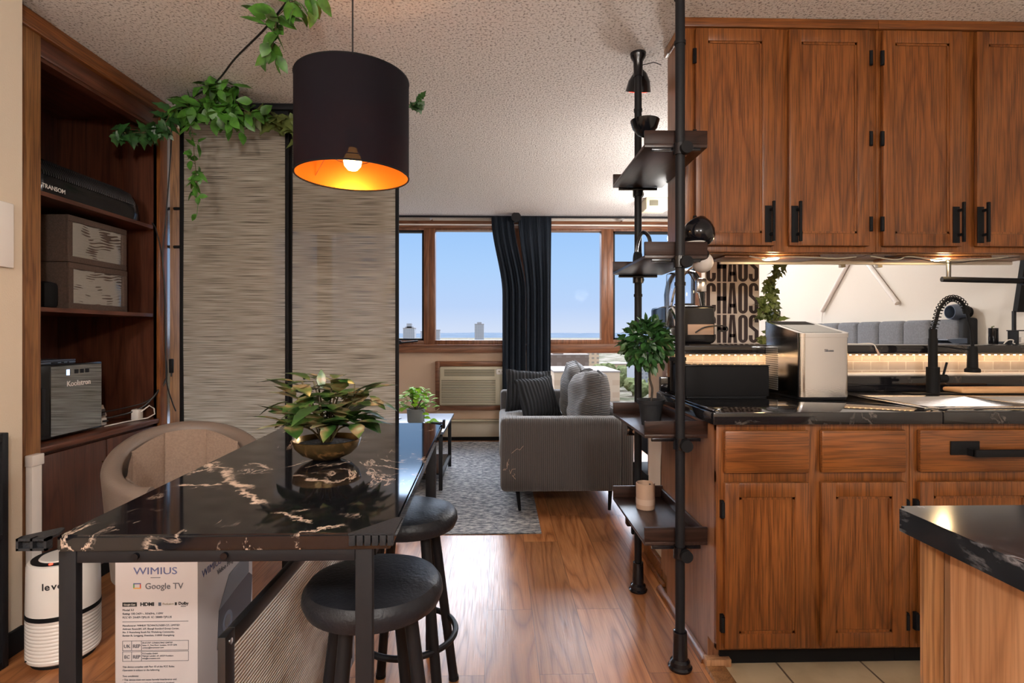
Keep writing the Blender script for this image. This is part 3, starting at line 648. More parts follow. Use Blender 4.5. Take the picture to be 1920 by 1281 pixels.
# power bits
t = thing('wall_charger', 'small cream charger block lying beside the drinks cooler', 'charger', (-2.02, 2.80, .715))
obj('body', G().box(-2.05, -2.0, 2.775, 2.825, .7165, .755, .006), 'white_plastic', t)
obj('prong', G().box(-2.0, -1.985, 2.79, 2.80, .735, .742).box(-2.0, -1.985, 2.80, 2.812, .735, .742), 'dark_grey', t)
t = thing('wall_charger', 'cream charger tilted against the cables in the bookcase corner', 'charger', (-2.1, 2.90, .715))
g = G().box(-2.13, -2.08, 2.86, 2.93, .73, .80, .005, mtx=Matrix.Translation((-2.1, 2.9, .76)) @ Matrix.Rotation(R(25), 4, 'X') @ Matrix.Translation((2.1, -2.9, -.76)))
obj('body', g, 'white_plastic', t); obj('label', G().box(-2.079, -2.078, 2.875, 2.92, .75, .785), 'ink', t)
t = thing('power_adapter', 'cream power adapter with looped white cord at the bookcase end', 'adapter', (-1.95, 2.99, .715))
obj('body', G().box(-1.97, -1.93, 2.955, 3.0, .7165, .775, .007), 'white_plastic', t)
obj('cord', G().tube([(-1.93, 2.98, .76), (-1.90, 3.0, .79), (-1.89, 3.025, .77), (-1.89, 3.03, .74), (-1.91, 3.0, .722), (-1.95, 2.9, .72), (-1.96, 2.75, .72)], .0035), 'white_plastic', t)
def smooth_path(pts, n=6):
    pts = [Vector(p) for p in pts]; out = []
    P = [pts[0]]+pts+[pts[-1]]
    for i in range(1, len(P)-2):
        for k in range(n):
            u = k/n; a, b, c, d = P[i-1:i+3]
            out.append(.5*((2*b)+(c-a)*u+(2*a-5*b+4*c-d)*u*u+(3*b-a-3*c+d)*u**3))
    out.append(pts[-1]); return out
def cable(label, pts, r=.0035, m='cord', cat='cable', group=None):
    return solo('cable', G().tube(smooth_path(pts), r), m, label, cat, group)
cable('thin black cable falling from the ceiling corner down the bookcase edge', [(-1.852, 3.12, 2.40), (-1.85, 3.11, 2.2), (-1.855, 3.07, 1.80), (-1.855, 3.045, 1.6), (-1.85, 3.06, 1.37), (-1.85, 3.065, 1.02), (-1.853, 3.08, .9), (-1.85, 3.12, .80), (-1.84, 3.14, .74)])
cable('black cable running from the fan shelf down the bookcase end', [(-1.86, 2.96, 1.775), (-1.862, 3.0, 1.74), (-1.862, 3.05, 1.6), (-1.862, 3.075, 1.4), (-1.862, 3.08, 1.1), (-1.862, 3.085, .92), (-1.90, 3.0, .82), (-1.97, 2.93, .79), (-2.04, 2.84, .775), (-2.04, 2.80, .762)])
cable('black cable sagging behind the two chargers', [(-1.865, 3.09, .93), (-1.885, 3.02, .84), (-1.93, 2.98, .78), (-2.0, 2.93, .75), (-2.08, 2.84, .74), (-2.1, 2.80, .78), (-2.03, 2.79, .768)], .005)
t = thing('cable_box', 'small black inline cable adapter hanging at the bookcase edge', 'adapter', (-1.835, 3.09, .96))
obj('body', G().box(-1.845, -1.825, 3.08, 3.10, .96, 1.04, .005), 'matte_black', t)
obj('cord', G().cyl((-1.835, 3.09, .94), (-1.835, 3.09, .96), .004), 'cord', t)

# left wall bits
t = thing('cable_channel', 'white plastic cable channel on the wall beside the bookcase post', 'cable channel', (-1.85, 2.21, 0))
obj('trunking', G().box(-1.864, -1.838, 2.185, 2.232, .0, .655, .002), 'white_gloss', t); obj('end_cap', G().box(-1.8645, -1.832, 2.18, 2.238, .6555, .70, .004), 'white_gloss', t)
solo('wall_plate', G().box(-1.79, -1.775, 1.86, 2.035, 1.42, 1.655, .004), 'white_gloss', 'blank white wall plate at the left edge above the table', 'wall plate')
t = thing('leaning_board', 'black framed board leaning against the cream wall at the far left', 'board', (-1.76, 1.6, 0))
g = G().box(-1.772, -1.742, 1.95, 1.975, 0.0, .83, .003).box(-1.772, -1.742, 1.25, 1.275, 0, .83, .003).box(-1.772, -1.742, 1.275, 1.95, .80, .83, .003).box(-1.772, -1.742, 1.275, 1.95, 0, .03, .003).box(-1.772, -1.742, 1.275, 1.95, .46, .475)
obj('frame', g, 'black_metal', t); obj('panel', G().box(-1.768, -1.758, 1.27, 1.955, .02, .81), 'gloss_black', t)

# air purifier
t = thing('air_purifier', 'round white air purifier standing on the floor beside the cream wall', 'air purifier', (-1.60, 2.04, 0))
prof = [(.0, .012), (.098, .012), (.108, .02), (.110, .03)]
z = .03
for k in range(11): prof += [(.110, z), (.1075, z+.004), (.110, z+.008)]; z += .0125
prof += [(.110, .172), (.107, .172), (.107, .186), (.1095, .186), (.107, .35), (.103, .36), (.098, .362), (.0, .362)]
obj('body', G().lathe(prof, n=48), 'white_gloss', t, local=True)
obj('band', G().lathe([(.1075, .171), (.1105, .171), (.1105, .187), (.1075, .187)], n=48), 'matte_black', t, local=True)
obj('control_ring', G().lathe([(.0, .3625), (.094, .3625), (.094, .366), (.0, .366)], n=48), 'matte_black', t, local=True)
obj('top_disc', G().lathe([(.0, .366), (.072, .366), (.068, .370), (.0, .370)], n=40), 'white_gloss', t, local=True)
obj('indicator', G().cyl((.02, -.085, .364), (.02, -.085, .369), .006), 'red_glow', t, local=True)
obj('feet', G().lathe([(.09, 0), (.095, 0), (.095, .012), (.09, .012)], n=40), 'matte_black', t, local=True)
x = -.042
for ch, wd in (('l', .014), ('e', .021), ('v', .019), ('o', .021), ('i', .010), ('t', .015)):
    a = R(-62)+x*8.6+.33; text('lettering', ch, .034, (-1.60+.1095*math.cos(a-.35), 2.04+.1095*math.sin(a-.35), .285), (R(90), 0, a-.35+R(90)), 'ink_black', t, off=.0006); x += wd
obj('slots', G().box(-.06, -.055, -.098, -.094, .03, .033), 'matte_black', t, local=True)

# ================================================================ DINING AREA
TZ = .838
A_, B_, C_, D_ = (-.750, .938), (-.184, .937), (-.217, 2.095), (-.80, 2.108)
t = thing('dining_table', 'long black marble-topped bar table with square black metal legs', 'table', (-.49, 1.52, 0))
g = G().prism([A_, B_, C_, D_], TZ-.028, TZ, 'z')
es = list(g.b.edges); bmesh.ops.bevel(g.b, geom=es, offset=.004, segments=2, affect='EDGES')
obj('tabletop', g, 'table_marble', t)
def leg(x, y, dx=.018, dy=.018): obj('leg', G().box(x-dx, x+dx, y-dy, y+dy, 0, TZ-.0285, .002), 'black_metal', t)
leg(-.7358, .952, .0148, .008); leg(-.2337, .952, .0148, .008); leg(-.256, 2.05); leg(-.79, 2.06)
g = G().box(-.7205, -.249, .945, .976, TZ-.050, TZ-.029, .002)
obj('apron', g, 'black_metal', t)
obj('apron', G().box(-.772, -.272, 2.035, 2.065, TZ-.055, TZ-.029, .002), 'black_metal', t)
obj('apron', G().prism([(-.248, .981), (-.221, .981), (-.241, 2.032), (-.271, 2.032)], TZ-.055, TZ-.029, 'z'), 'black_metal', t)
obj('apron', G().prism([(-.75, .981), (-.722, .981), (-.775, 2.042), (-.805, 2.042)], TZ-.055, TZ-.029, 'z'), 'black_metal', t)
for x in (-.62, -.47): obj('bolt', G().cyl((x, .939, TZ-.038), (x, .945, TZ-.038), .006), 'gloss_black', t)
def guard(label, c, ax, ay):
    x, y = c; g = G()
    poly = [(x-ax*.006, y-ay*.010), (x+ax*.072, y-ay*.010), (x+ax*.006, y+ay*.07), (x-ax*.006, y+ay*.07)]
    if ax*ay < 0: poly = poly[::-1]
    g.prism(poly, TZ+.0005, TZ+.004, 'z')
    x0, x1 = sorted((x-ax*.006, x+ax*.072)); y1 = y-ay*.010; y0, y2 = sorted((y1, y-ay*.002))
    n = 6
    for k in range(n):
        a = x0+(x1-x0)*k/n; g.box(a+.001, a+(x1-x0)/n-.001, y0, y2-.0005, TZ-.018, TZ+.003, .0015)
    return solo('corner_guard', g, 'dark_grey', label, 'corner guard')
guard('dark rubber corner guard on the near right corner of the marble table', B_, -1, 1)
# the near left guard has slid off and sticks out sideways
g = G(); z0, z1 = TZ-.014, TZ+.006
g.prism([(-.791, .912), (-.742, .912), (-.742, .935), (-.752, .960), (-.760, .962), (-.793, .922)], z1-.004, z1, 'z')
g.box(-.791, -.742, .909, .913, z0, z0+.004).box(-.791, -.742, .909, .913, z1-.004, z1)
for x in (-.791, -.768, -.746): g.box(x, x+.004, .909, .922, z0, z1)
g.box(-.788, -.745, .917, .920, z0+.001, z1-.001)
solo('corner_guard', g, 'dark_grey', 'loose dark rubber corner guard sticking out past the near left table corner', 'corner guard')
solo('corner_guard', G().prism([(-.265, 2.096), (-.212, 2.099), (-.214, 2.06), (-.218, 2.06)], TZ+.0003, TZ+.003, 'z').box(-.2155, -.207, 2.075, 2.10, TZ-.02, TZ+.012), 'matte_black', 'thin black corner clip at the far right corner of the marble table', 'corner guard')

# bowl of leaves
BX, BY = -.471, 1.50
t = thing('potted_plant', 'leafy pink-edged plant in a shallow bronze bowl on the marble table', 'plant', (BX, BY, TZ))
obj('bowl', G().lathe([(0, .001), (.035, .001), (.04, .004), (.066, .016), (.084, .034), (.091, .055), (.0885, .056), (.080, .036), (.06, .02), (.0, .016)], n=48), 'bronze', t, local=True)
g = G(); bmesh.ops.create_uvsphere(g.b, u_segments=24, v_segments=10, radius=1)
for v in g.b.verts: v.co = Vector((v.co.x*.082, v.co.y*.082, .040+v.co.z*.008+.002*noise.noise(v.co*9)))
obj('gravel', g, 'soil', t, local=True)
random.seed(11)
gl = G(); gs = G(); heads = []
for k in range(22):
    a = k*2.4; r = .02+.012*(k % 4); top = Vector((math.cos(a)*(.045+.02*(k % 3)), math.sin(a)*(.04+.02*(k % 3)), .10+.028*(k % 5)))
    gs.tube(smooth_path([(math.cos(a)*.012, math.sin(a)*.012, .045), (top*.55)+Vector((0, 0, .03)), top], 4), .0025, 5)
    heads.append((top, a))
heads += [((.03, 0, .16), 1.), ((-.03, .01, .15), 2.), ((.0, 0, .175), 4.), ((.06, .0, .13), 0.), ((-.06, 0, .11), 3.)]
heads = [(Vector(a_), b_) for a_, b_ in heads]
for i, (top, a) in enumerate(heads):
    for j in range(5):
        aa = a+j*1.9+random.uniform(-.4, .4); el = random.uniform(-.15, .6)
        d = Vector((math.cos(aa)*math.cos(el), math.sin(aa)*math.cos(el), math.sin(el)))
        leaf(gl, Vector((top.x*1.25, top.y*1.25, max(.105, top.z-.010*j))), d, (0, 0, 1), random.uniform(.075, .105), random.uniform(.038, .050), OV, random.uniform(.05, .35))
for p, d, L in (((-.10, 0, .125), (-1, 0, .2), .062), ((.10, 0, .185), (.9, .1, .55), .055), ((.075, 0, .205), (-.8, .1, .25), .05), ((.11, .02, .17), (1, 0, -.7), .06), ((-.02, .02, .19), (-.1, .1, 1), .055), ((.09, 0, .15), (1, -.1, .05), .05), ((.10, .0, .12), (.9, 0, -.8), .07)):
    leaf(gl, p, d, (0, -.5, 1), L, L*.48, OV, .15)
gs.tube(smooth_path([(.01, 0, .05), (.04, 0, .12), (.075, 0, .17), (.10, 0, .185)], 5), .0022, 5)
gs.tube(smooth_path([(.03, 0, .10), (.07, 0, .16), (.075, 0, .205)], 4), .0018, 5)
gs.tube(smooth_path([(-.0, 0, .08), (-.05, 0, .11), (-.10, 0, .125)], 4), .0018, 5)
obj('leaves', gl, 'leaf_pink', t, local=True, smooth=60); obj('stems', gs, 'stem', t, local=True)

# stools
def make_stool(label, loc, rz, dia=.157):
    t = thing('bar_stool', label, 'stool', loc, rz, 'padded black stools along the table')
    prof = [(0, .562), (dia-.03, .562), (dia-.008, .57), (dia, .588), (dia-.002, .604), (dia-.012, .618), (dia-.04, .628), (0, .632)]
    g = G().lathe(prof, n=56)
    for v in g.b.verts:
        if v.co.z > .6: v.co.z += .003*noise.noise(v.co*14)-.004*(1-min(1, (v.co.x**2+v.co.y**2)/(dia*dia)))
    obj('seat', g, 'leather', t, local=True)
    for k in range(4):
        a = R(45+90*k); g = G()
        g.cyl((.095*math.cos(a), .095*math.sin(a), .565), (.178*math.cos(a), .178*math.sin(a), .006), .0155, .0155, 20)
        l = obj('leg', g, 'black_metal', t, local=True)
        obj('foot_cap', G().cyl((.178*math.cos(a), .178*math.sin(a), .012), (.179*math.cos(a), .179*math.sin(a), 0), .017), 'matte_black', l, local=True)
    obj('foot_ring', G().tube([(.150*math.cos(2*math.pi*i/48), .150*math.sin(2*math.pi*i/48), .23) for i in range(48)], .0095, 10, closed=True), 'black_metal', t, local=True)
    return t
s1 = make_stool('padded black bar stool nearest the camera, under the near table corner', (-.287, 1.255, 0), R(22))
dup(s1, (-.290, 1.745, 0), R(-4), 'padded black bar stool further along the table, partly hidden under its edge')

# projector box
t = thing('product_box', 'tall white projector carton standing under the marble table', 'box', (-.93, 1.66, 0))
obj('carton', G().box(-1.042, -.82, 1.5, 1.83, 0, .60, .003), 'box_white', t)
obj('flap', G().box(-1.04, -.822, 1.502, 1.66, .601, .603), 'box_white', t)
F0 = 1.4992; cx = -.933
def tx(b, s, x, z, m='ink', al='LEFT', off=0, sx=1): return text('lettering', b, s, (x, F0, z), FACE_CAM, m, t, sx, off, al)
tx('WIMIUS', .027, cx, .527, 'ink_blue', 'CENTER', 0, 1.25)
def bar(n, x0, x1, z0, z1, m, y=F0): obj(n, G().box(x0, x1, y-.0004, y+.0006, z0, z1), m, t)
bar('print_line', cx-.013, cx+.013, .517, .5182, 'ink')
tx('Google TV', .023, cx-.028, .487, 'ink', 'LEFT', .0001)
for a in ((-.059, -.039, .5005, .503, 'ink_blue'), (-.059, -.039, .488, .4905, 'orange'), (-.059, -.0565, .4905, .5005, 'green'), (-.0415, -.039, .4905, .5005, 'red')): bar('logo_print', cx+a[0], cx+a[1], a[2], a[3], a[4])
bar('badge_print', cx-.088, cx-.050, .440, .451, 'ink_black'); text('lettering', 'Google Cast', .006, (cx-.069, F0-.0006, .4435), FACE_CAM, 'white_gloss', t)
tx('HDMI', .013, cx-.022, .4415, 'ink_black', 'CENTER', .0005, 1.15); tx('Prolusion', .008, cx+.034, .4435, 'heater', 'CENTER'); bar('logo_print', cx+.008, cx+.015, .441, .450, 'steelblue')
tx('Dolby', .011, cx+.075, .4435, 'ink_black', 'CENTER', .0003); tx('AUDIO', .0045, cx+.075, .438, 'ink', 'CENTER'); bar('logo_print', cx+.052, cx+.057, .4425, .450, 'ink_black')
L = cx-.088
for b, s, z in (('Model: K1', .0075, .428), ('Rating: 100-240V~, 50/60Hz, 110W', .0075, .418), ('FCC ID: 2A4E9-TJPLUS  IC: 28880-TJPLUS', .0075, .408), ('Manufacturer: WIMIUS TECHNOLOGIES CO., LIMITED', .0066, .386), ('Address: Room201, 6/F, Shangli Standard Group Center,', .0066, .377), ('No. 5 Huancheng South Rd, Wuhelong Community,', .0066, .368), ('Bantian St, Longgang, Shenzhen, 518000 Guangdong', .0066, .359)): tx(b, s, L, z)
bar('print_line', L, L+.176, .398, .399, 'ink')
for zz, c in ((.334, 'UK'), (.305, 'EC')):
    for a in ((L, L+.176, zz+.012, zz+.0127), (L, L+.176, zz-.014, zz-.0133), (L, L+.0007, zz-.014, zz+.012), (L+.176, L+.1767, zz-.014, zz+.0127), (L+.024, L+.0247, zz-.014, zz+.012), (L+.050, L+.0507, zz-.014, zz+.012)): bar('print_line', *a, 'ink')
    tx(c, .0125, L+.012, zz-.006, 'ink', 'CENTER', .0002); tx('REP', .0125, L+.0375, zz-.006, 'ink', 'CENTER', .0002)
    for q, b in enumerate(('EVATOST CONSULTING LIMITED', 'Suite 11, First Floor, London, W1W 2DB', 'contact@evatmaster.com') if c == 'UK' else ('E-CrossStu GmbH', 'Mainzer Landstr. 69, 60329 Frankfurt', 'info@e-crossstu.com')): tx(b, .0055, L+.053, zz+.005-q*.0065)
for b, z in (('This device complies with Part 15 of the FCC Rules.', .274), ('Operation is subject to the following', .265), ('Two conditions:', .249), ('\u2022 This device must not cause harmful interference and', .239), ('\u2022 This device must accept any interference received,', .230), ('  including interference that may cause undesired operation.', .221)): tx(b, .0066, L, z)
# side print
def side(b, s, y, z, m, off=0, rot=0): return text('lettering', b, s, (-.8192, y, z), (R(90), rot, R(90)), m, t, 1, off, 'LEFT')
side('WIMIUS', .030, 1.52, .505, 'ink_blue'); side('Video Projector', .022, 1.60, .478, 'ink')
g = G().prism([(1.60, .26), (1.81, .25), (1.825, .38), (1.80, .40), (1.61, .37)], -.8195, -.8189, 'x'); obj('projector_print', g, 'projector', t)
g = G().prism([(1.61, .37), (1.80, .402), (1.80, .47), (1.67, .45)], -.8194, -.8188, 'x'); obj('projector_print', g, 'projector_l', t)
obj('lens_print', G().cyl((-.8194, 1.66, .315), (-.8184, 1.66, .315), .03, n=28), 'steelblue', t); obj('lens_print', G().cyl((-.8190, 1.66, .315), (-.8180, 1.66, .315), .018, n=28), 'gloss_black', t)
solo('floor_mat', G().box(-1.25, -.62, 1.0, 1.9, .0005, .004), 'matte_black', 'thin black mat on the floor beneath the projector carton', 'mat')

# framed ribbed panel under the table
t = thing('framed_panel', 'ribbed pale panel in a dark metal frame standing lengthwise under the table', 'panel', (-.545, 1.5, 0))
y0, y1, z1 = 1.05, 1.98, .60
g = G().box(-.5375, -.522, y0, y0+.038, .0, z1, .002).box(-.5375, -.522, y1-.034, y1, 0, z1, .002).box(-.5375, -.522, y0+.038, y1-.034, z1-.034, z1, .002).box(-.5375, -.522, y0+.038, y1-.034, .0, .03, .002)
obj('frame', g, 'frame_grey', t)
obj('ribbed_panel', G().box(-.533, -.527, y0+.038, y1-.034, .03, z1-.034), 'ribbed', t)
obj('corner_screw', G().cyl((-.523, y0+.019, z1-.017), (-.5195, y0+.019, z1-.017), .006), 'chrome', t)

# barrel chair
t = thing('barrel_chair', 'taupe barrel chair with fabric lining behind the table', 'chair', (-1.20, 2.13, 0), R(32))
def shell(ro, ri, top, bot, g, a0=-150, a1=150, n=60, round_=.05):
    sec = 9
    def f(u, v):
        a = R(a0+(a1-a0)*u)
        zt = top(a); k = v*4
        rm = (ro+ri)/2; hw = (ro-ri)/2
        if k < 1: r, z = ro-.03*(1-k), bot+(zt-.035-bot)*k
        elif k < 3:
            q = (k-1)/2*math.pi; r, z = rm+hw*math.cos(q), zt-.035+.035*math.sin(q)
        else: r, z = ri-.0*(k-3), zt-.035-(zt-.035-bot)*(k-3)
        return (r*math.sin(a), r*math.cos(a), z)
    V = g.grid(f, n, 16)
    g.b.faces.new([v for v in V[0]][::-1]); g.b.faces.new([v for v in V[-1]])
top = lambda a: .655+.155*max(0, math.cos(a*.62))**1.6
g = G(); shell(.272, .208, top, .30, g); obj('outer_shell', g, 'taupe', t, local=True, smooth=50)
g = G()
def inner(u, v):
    a = R(-148+296*u); seg = (u*7) % 1; r = .207-.003-.015*math.sin(math.pi*seg)**.45
    return (r*math.sin(a), r*math.cos(a), .40+(top(a)-.028-.40)*v)
g.grid(inner, 140, 6); obj('inner_lining', g, 'taupe_fabric', t, local=True, smooth=50)
g = G().lathe([(0, .30), (.20, .30), (.205, .34), (.203, .42), (.19, .445), (0, .455)], n=48); obj('seat', g, 'taupe_fabric', t, local=True)
obj('pedestal', G().cyl((0, 0, .03), (0, 0, .30), .03), 'matte_black', t, local=True)
obj('base_plate', G().lathe([(0, 0), (.22, 0), (.22, .008), (.05, .03), (0, .03)], n=40), 'matte_black', t, local=True)

# woven sliding blinds on a ceiling track
t = thing('blind_track', 'black ceiling track carrying the woven sliding panels', 'track', (-1.19, 3.12, 2.4))
obj('rail', G().box(-1.80, -.56, 3.07, 3.16, H-.035, H-.001, .003), 'black_metal', t); obj('end_cap', G().box(-.565, -.555, 3.065, 3.165, H-.04, H-.001), 'matte_black', t)
def blind(label, x0, x1, y):
    t = thing('sliding_blind', label, 'blind', ((x0+x1)/2, y, .05), 0, 'woven sliding panels dividing the room')
    g = G(); nu = 14
    g.grid(lambda u, v: (x0+.018+(x1-x0-.036)*u, y+.004*math.sin(v*9+u*2), .08+(2.40-.08)*v), 6, 30)
    obj('woven_panel', g, 'blind', t)
    for a in (x0, x1-.02): obj('side_bar', G().box(a, a+.02, y-.006, y+.006, .07, 2.43, .002), 'matte_black', t)
    obj('bottom_bar', G().box(x0, x1, y-.008, y+.008, .05, .07, .002), 'matte_black', t); obj('top_bar', G().box(x0, x1, y-.008, y+.008, 2.41, 2.434, .002), 'matte_black', t)
blind('woven beige sliding panel nearer the bookcase', -1.79, -1.185, 3.095)
blind('woven beige sliding panel on the right, beside the view to the window', -1.20, -.575, 3.135)

# pendant lamp
LX, LY, LZ = -.495, 1.85, 1.712
t = thing('pendant_lamp', 'large black drum pendant lamp with copper lining hanging over the table', 'lamp', (LX, LY, LZ))
def skin(r, r2): return G().lathe([(r, 0), (r2, .325)], n=72)
obj('shade', skin(.187, .187), 'shade_out', t, local=True); obj('shade_lining', skin(.1845, .1845), 'shade_in', t, 'copper lining', local=True)
for z in (.0, .325): obj('shade_rim', G().tube([(.186*math.cos(2*math.pi*i/64), .186*math.sin(2*math.pi*i/64), z) for i in range(64)], .003, 6, closed=True), 'matte_black', t, local=True)
g = G().tube([(.06*math.cos(2*math.pi*i/24), .06*math.sin(2*math.pi*i/24), .06) for i in range(24)], .0015, 5, closed=True)
for k in range(3):
    a = 2*math.pi*k/3+.5; g.tube([(.02*math.cos(a), .02*math.sin(a), .12), (.10*math.cos(a), .10*math.sin(a), .12), (.184*math.cos(a), .184*math.sin(a), .03)], .0015, 5)
obj('spider', g, 'chrome', t, local=True)
obj('socket', G().cyl((0, 0, .095), (0, 0, .16), .02), 'matte_black', t, local=True)
b = obj('bulb', G().lathe([(0, .018), (.016, .022), (.027, .035), (.030, .050), (.026, .068), (.016, .082), (.013, .095), (0, .095)], n=28), 'bulb', t, local=True)
obj('cord', G().cyl((0, 0, .16), (0, 0, H-LZ-.02), .003), 'cord', t, local=True)
obj('ceiling_cup', G().cyl((0, 0, H-LZ-.03), (0, 0, H-LZ-.001), .05), 'matte_black', t, local=True)
pl = bpy.data.lights.new('pendant_light', 'POINT'); pl.energy = 5; pl.color = (1, .52, .18); pl.shadow_soft_size = .035
po = bpy.data.objects.new('pendant_light', pl); COL.objects.link(po); po.parent = t; po.location = (0, 0, .0)

# ivy garland along cable and blind track
def garland(name, label, paths, m, L, n_per, seed, shape, group=None, r=.0018, spread=.05, droop=.5):
    random.seed(seed); P0 = Vector(paths[0][0]); t = thing(name, label, 'ivy', P0, 0, group)
    gl, gs = G(), G()
    for pth in paths:
        sp = smooth_path(pth, 8); gs.tube(sp, r, 5)
        for p in sp:
            for k in range(n_per):
                d = rv(); d.z -= droop; d.normalize(); off = rv(spread); off.z *= .7
                st = p+off*.6; leaf(gl, st, d, rv()+Vector((0, -1, .6)), random.uniform(.7, 1.25)*L, random.uniform(.7, 1)*L*(.62 if shape is OV else .95), shape, .2)
                if random.random() < .4: gs.tube([p, st], r*.6, 4)
    for g in (gl, gs):
        for v in g.b.verts:
            if v.co.z > H-.006: v.co.z = H-.006
    obj('leaves', gl, m, t, smooth=60); obj('vine', gs, 'stem', t)
    return t
garland('ivy_garland', 'bright green leaf cluster on the ceiling cable nearest the lamp', [[(-.78, 2.08, 2.44), (-.86, 2.15, 2.43), (-.94, 2.23, 2.43)], [(-.88, 2.17, 2.43), (-.90, 2.20, 2.36), (-.93, 2.22, 2.31)], [(-.70, 2.04, 2.45), (-.78, 2.08, 2.44)]], 'leaf', .082, 1, 3, OV, spread=.05)
garland('ivy_garland', 'dense green ivy bundle at the corner between bookcase and blinds', [[(-1.70, 2.95, 2.40), (-1.60, 2.93, 2.40), (-1.50, 2.93, 2.385), (-1.40, 2.94, 2.39), (-1.32, 2.95, 2.36)], [(-1.68, 2.90, 2.36), (-1.58, 2.88, 2.36), (-1.46, 2.88, 2.34), (-1.40, 2.86, 2.28)], [(-1.50, 2.9, 2.40), (-1.44, 2.85, 2.44), (-1.40, 2.80, 2.45)]], 'leaf', .085, 3, 5, OV, spread=.10)
garland('ivy_garland', 'olive ivy trail along the blind track behind the lampshade', [[(-1.34, 2.97, 2.37), (-1.25, 2.97, 2.34), (-1.17, 2.98, 2.34), (-1.10, 2.98, 2.30), (-1.04, 2.97, 2.24), (-.98, 2.95, 2.18)]], 'leaf_olive', .085, 2, 8, IVY, spread=.06)
garland('ivy_garland', 'thin strand of ivy hanging straight down before the left blind', [[(-1.615, 2.86, 2.32), (-1.585, 2.85, 2.22), (-1.575, 2.85, 2.10), (-1.565, 2.85, 2.00)], [(-1.565, 2.85, 2.0), (-1.56, 2.85, 1.93)]], 'leaf', .062, 1, 12, OV, spread=.035)
g = G()
for p, d in (((-1.56, 2.85, 1.90), (-.8, 0, .3)), ((-1.555, 2.85, 1.89), (.9, 0, .1)), ((-1.555, 2.85, 1.89), (0, -.3, -1)), ((-1.565, 2.85, 1.80), (-.7, 0, -.8))): leaf(g, p, d, (0, -1, .2), .045, .03)
g.tube([(-1.56, 2.85, 1.93), (-1.555, 2.85, 1.87), (-1.562, 2.85, 1.79)], .0012, 5)
solo('ivy_tip', g, 'leaf', 'last small leaves at the tip of the hanging ivy strand', 'ivy', smooth=60)
garland('ivy_garland', 'dark green ivy sprig hanging inside the bookcase corner', [[(-1.70, 2.86, 2.33), (-1.73, 2.84, 2.25), (-1.78, 2.82, 2.21), (-1.85, 2.80, 2.20), (-1.90, 2.78, 2.19)]], 'leaf_dark', .07, 2, 14, IVY, spread=.045)
garland('ivy_garland', 'tiny ivy sprig showing at the right side of the lampshade', [[(-.62, 3.06, 2.43), (-.56, 2.75, 2.30), (-.43, 2.6, 2.27), (-.385, 2.6, 2.265)], [(-.385, 2.6, 2.265), (-.375, 2.6, 2.31)]], 'leaf_dark', .045, 1, 21, IVY, spread=.02)
cable('black hanging cable strung beneath the ceiling through the ivy', [(-.66, 1.93, H-.008), (-.94, 2.24, H-.03), (-1.2, 2.51, H-.03), (-1.43, 2.77, H-.03), (-1.72, 3.03, H-.01)], .0045)

# ================================================================ LIVING AREA
g = G()
def rugf(u, v): return (-1.95+u*2.20, 3.20+v*2.72, .004+.006*(abs(math.sin(u*9+1))*max(0, v*20-19)+.5*max(0, 1-v*25)*abs(math.sin(u*5))))
g.grid(rugf, 60, 60); g.box(-1.949, .249, 3.201, 5.919, .0005, .0025)
solo('area_rug', g, 'rug', 'large faded grey and blue patterned rug under the sofa and coffee table', 'rug')
# sofa
t = thing('sofa', 'grey corduroy sofa on thin black legs facing left', 'sofa', (.45, 4.4, 0))
def soft(g, x0, x1, y0, y1, z0, z1, b=.04): return g.box(x0, x1, y0, y1, z0, z1, b, 4)
obj('arm', soft(G(), .008, .80, 3.50, 3.66, .155, .632, .035), 'cord_x', t); obj('arm', soft(G(), .012, .80, 5.24, 5.40, .155, .632, .035), 'cord_x', t)
obj('seat_base', soft(G(), .012, .79, 3.66, 5.24, .155, .32, .02), 'cord_x', t)
obj('seat_cushion', soft(G(), .0, .79, 3.662, 5.238, .322, .462, .04), 'cord_y', t)
obj('backrest', soft(G(), .795, .88, 3.50, 5.40, .155, .66, .04), 'cord_x', t)
for x, y, dx in ((.12, 3.60, .016), (.12, 5.3, .016), (.74, 3.60, -.01), (.74, 5.3, -.01)):
    obj('leg', G().cyl((x, y, .16), (x+dx, y-.01, .002 if y > 99 else .012), .015, .010, 12), 'matte_black', t)
g = G()
random.seed(2)
for k in range(5):
    p = Vector((.035+random.random()*.05, 3.4985, .27+k*.035)); pts = [p]
    for j in range(4): p = p+Vector((random.uniform(-.02, .025), 0, random.uniform(-.03, .03))); pts.append(p.copy())
    g.tube(pts, .0012, 4)
obj('loose_threads', g, 'terracotta_d', t, 'snagged pale threads')
def pillow(g, w_, h_, th, seed=0, lump=.02, puff=.42):
    bmesh.ops.create_cube(g.b, size=1); bmesh.ops.subdivide_edges(g.b, edges=list(g.b.edges), cuts=13, use_grid_fill=True)
    for v in g.b.verts:
        x, y, z = v.co*2
        def sq(q): return math.copysign(abs(q)**.8, q)
        k = (max(0, 1-x*x)*max(0, 1-z*z))**puff
        c = (1+.03*(x*x*z*z)-.04*((1-x*x)*z*z+(1-z*z)*x*x)) if puff > .35 else 1-.10*(x*x*z*z)
        n = noise.noise((x*1.7+seed, z*1.7, y+seed))*lump
        v.co = Vector((x*w_/2*c, y*(.10+k*.9)*th/2+n*.6, z*h_/2*c+n))
    return g
def cushion(name, m, w_, h_, th, loc, rot, label, cat, group=None, seed=0, lump=.02, puff=.42):
    o = obj(name, pillow(G(), w_, h_, th, seed, lump, puff), m, local=True, smooth=60); o.location = loc; o.rotation_euler = rot
    return props(o, label, cat, group)
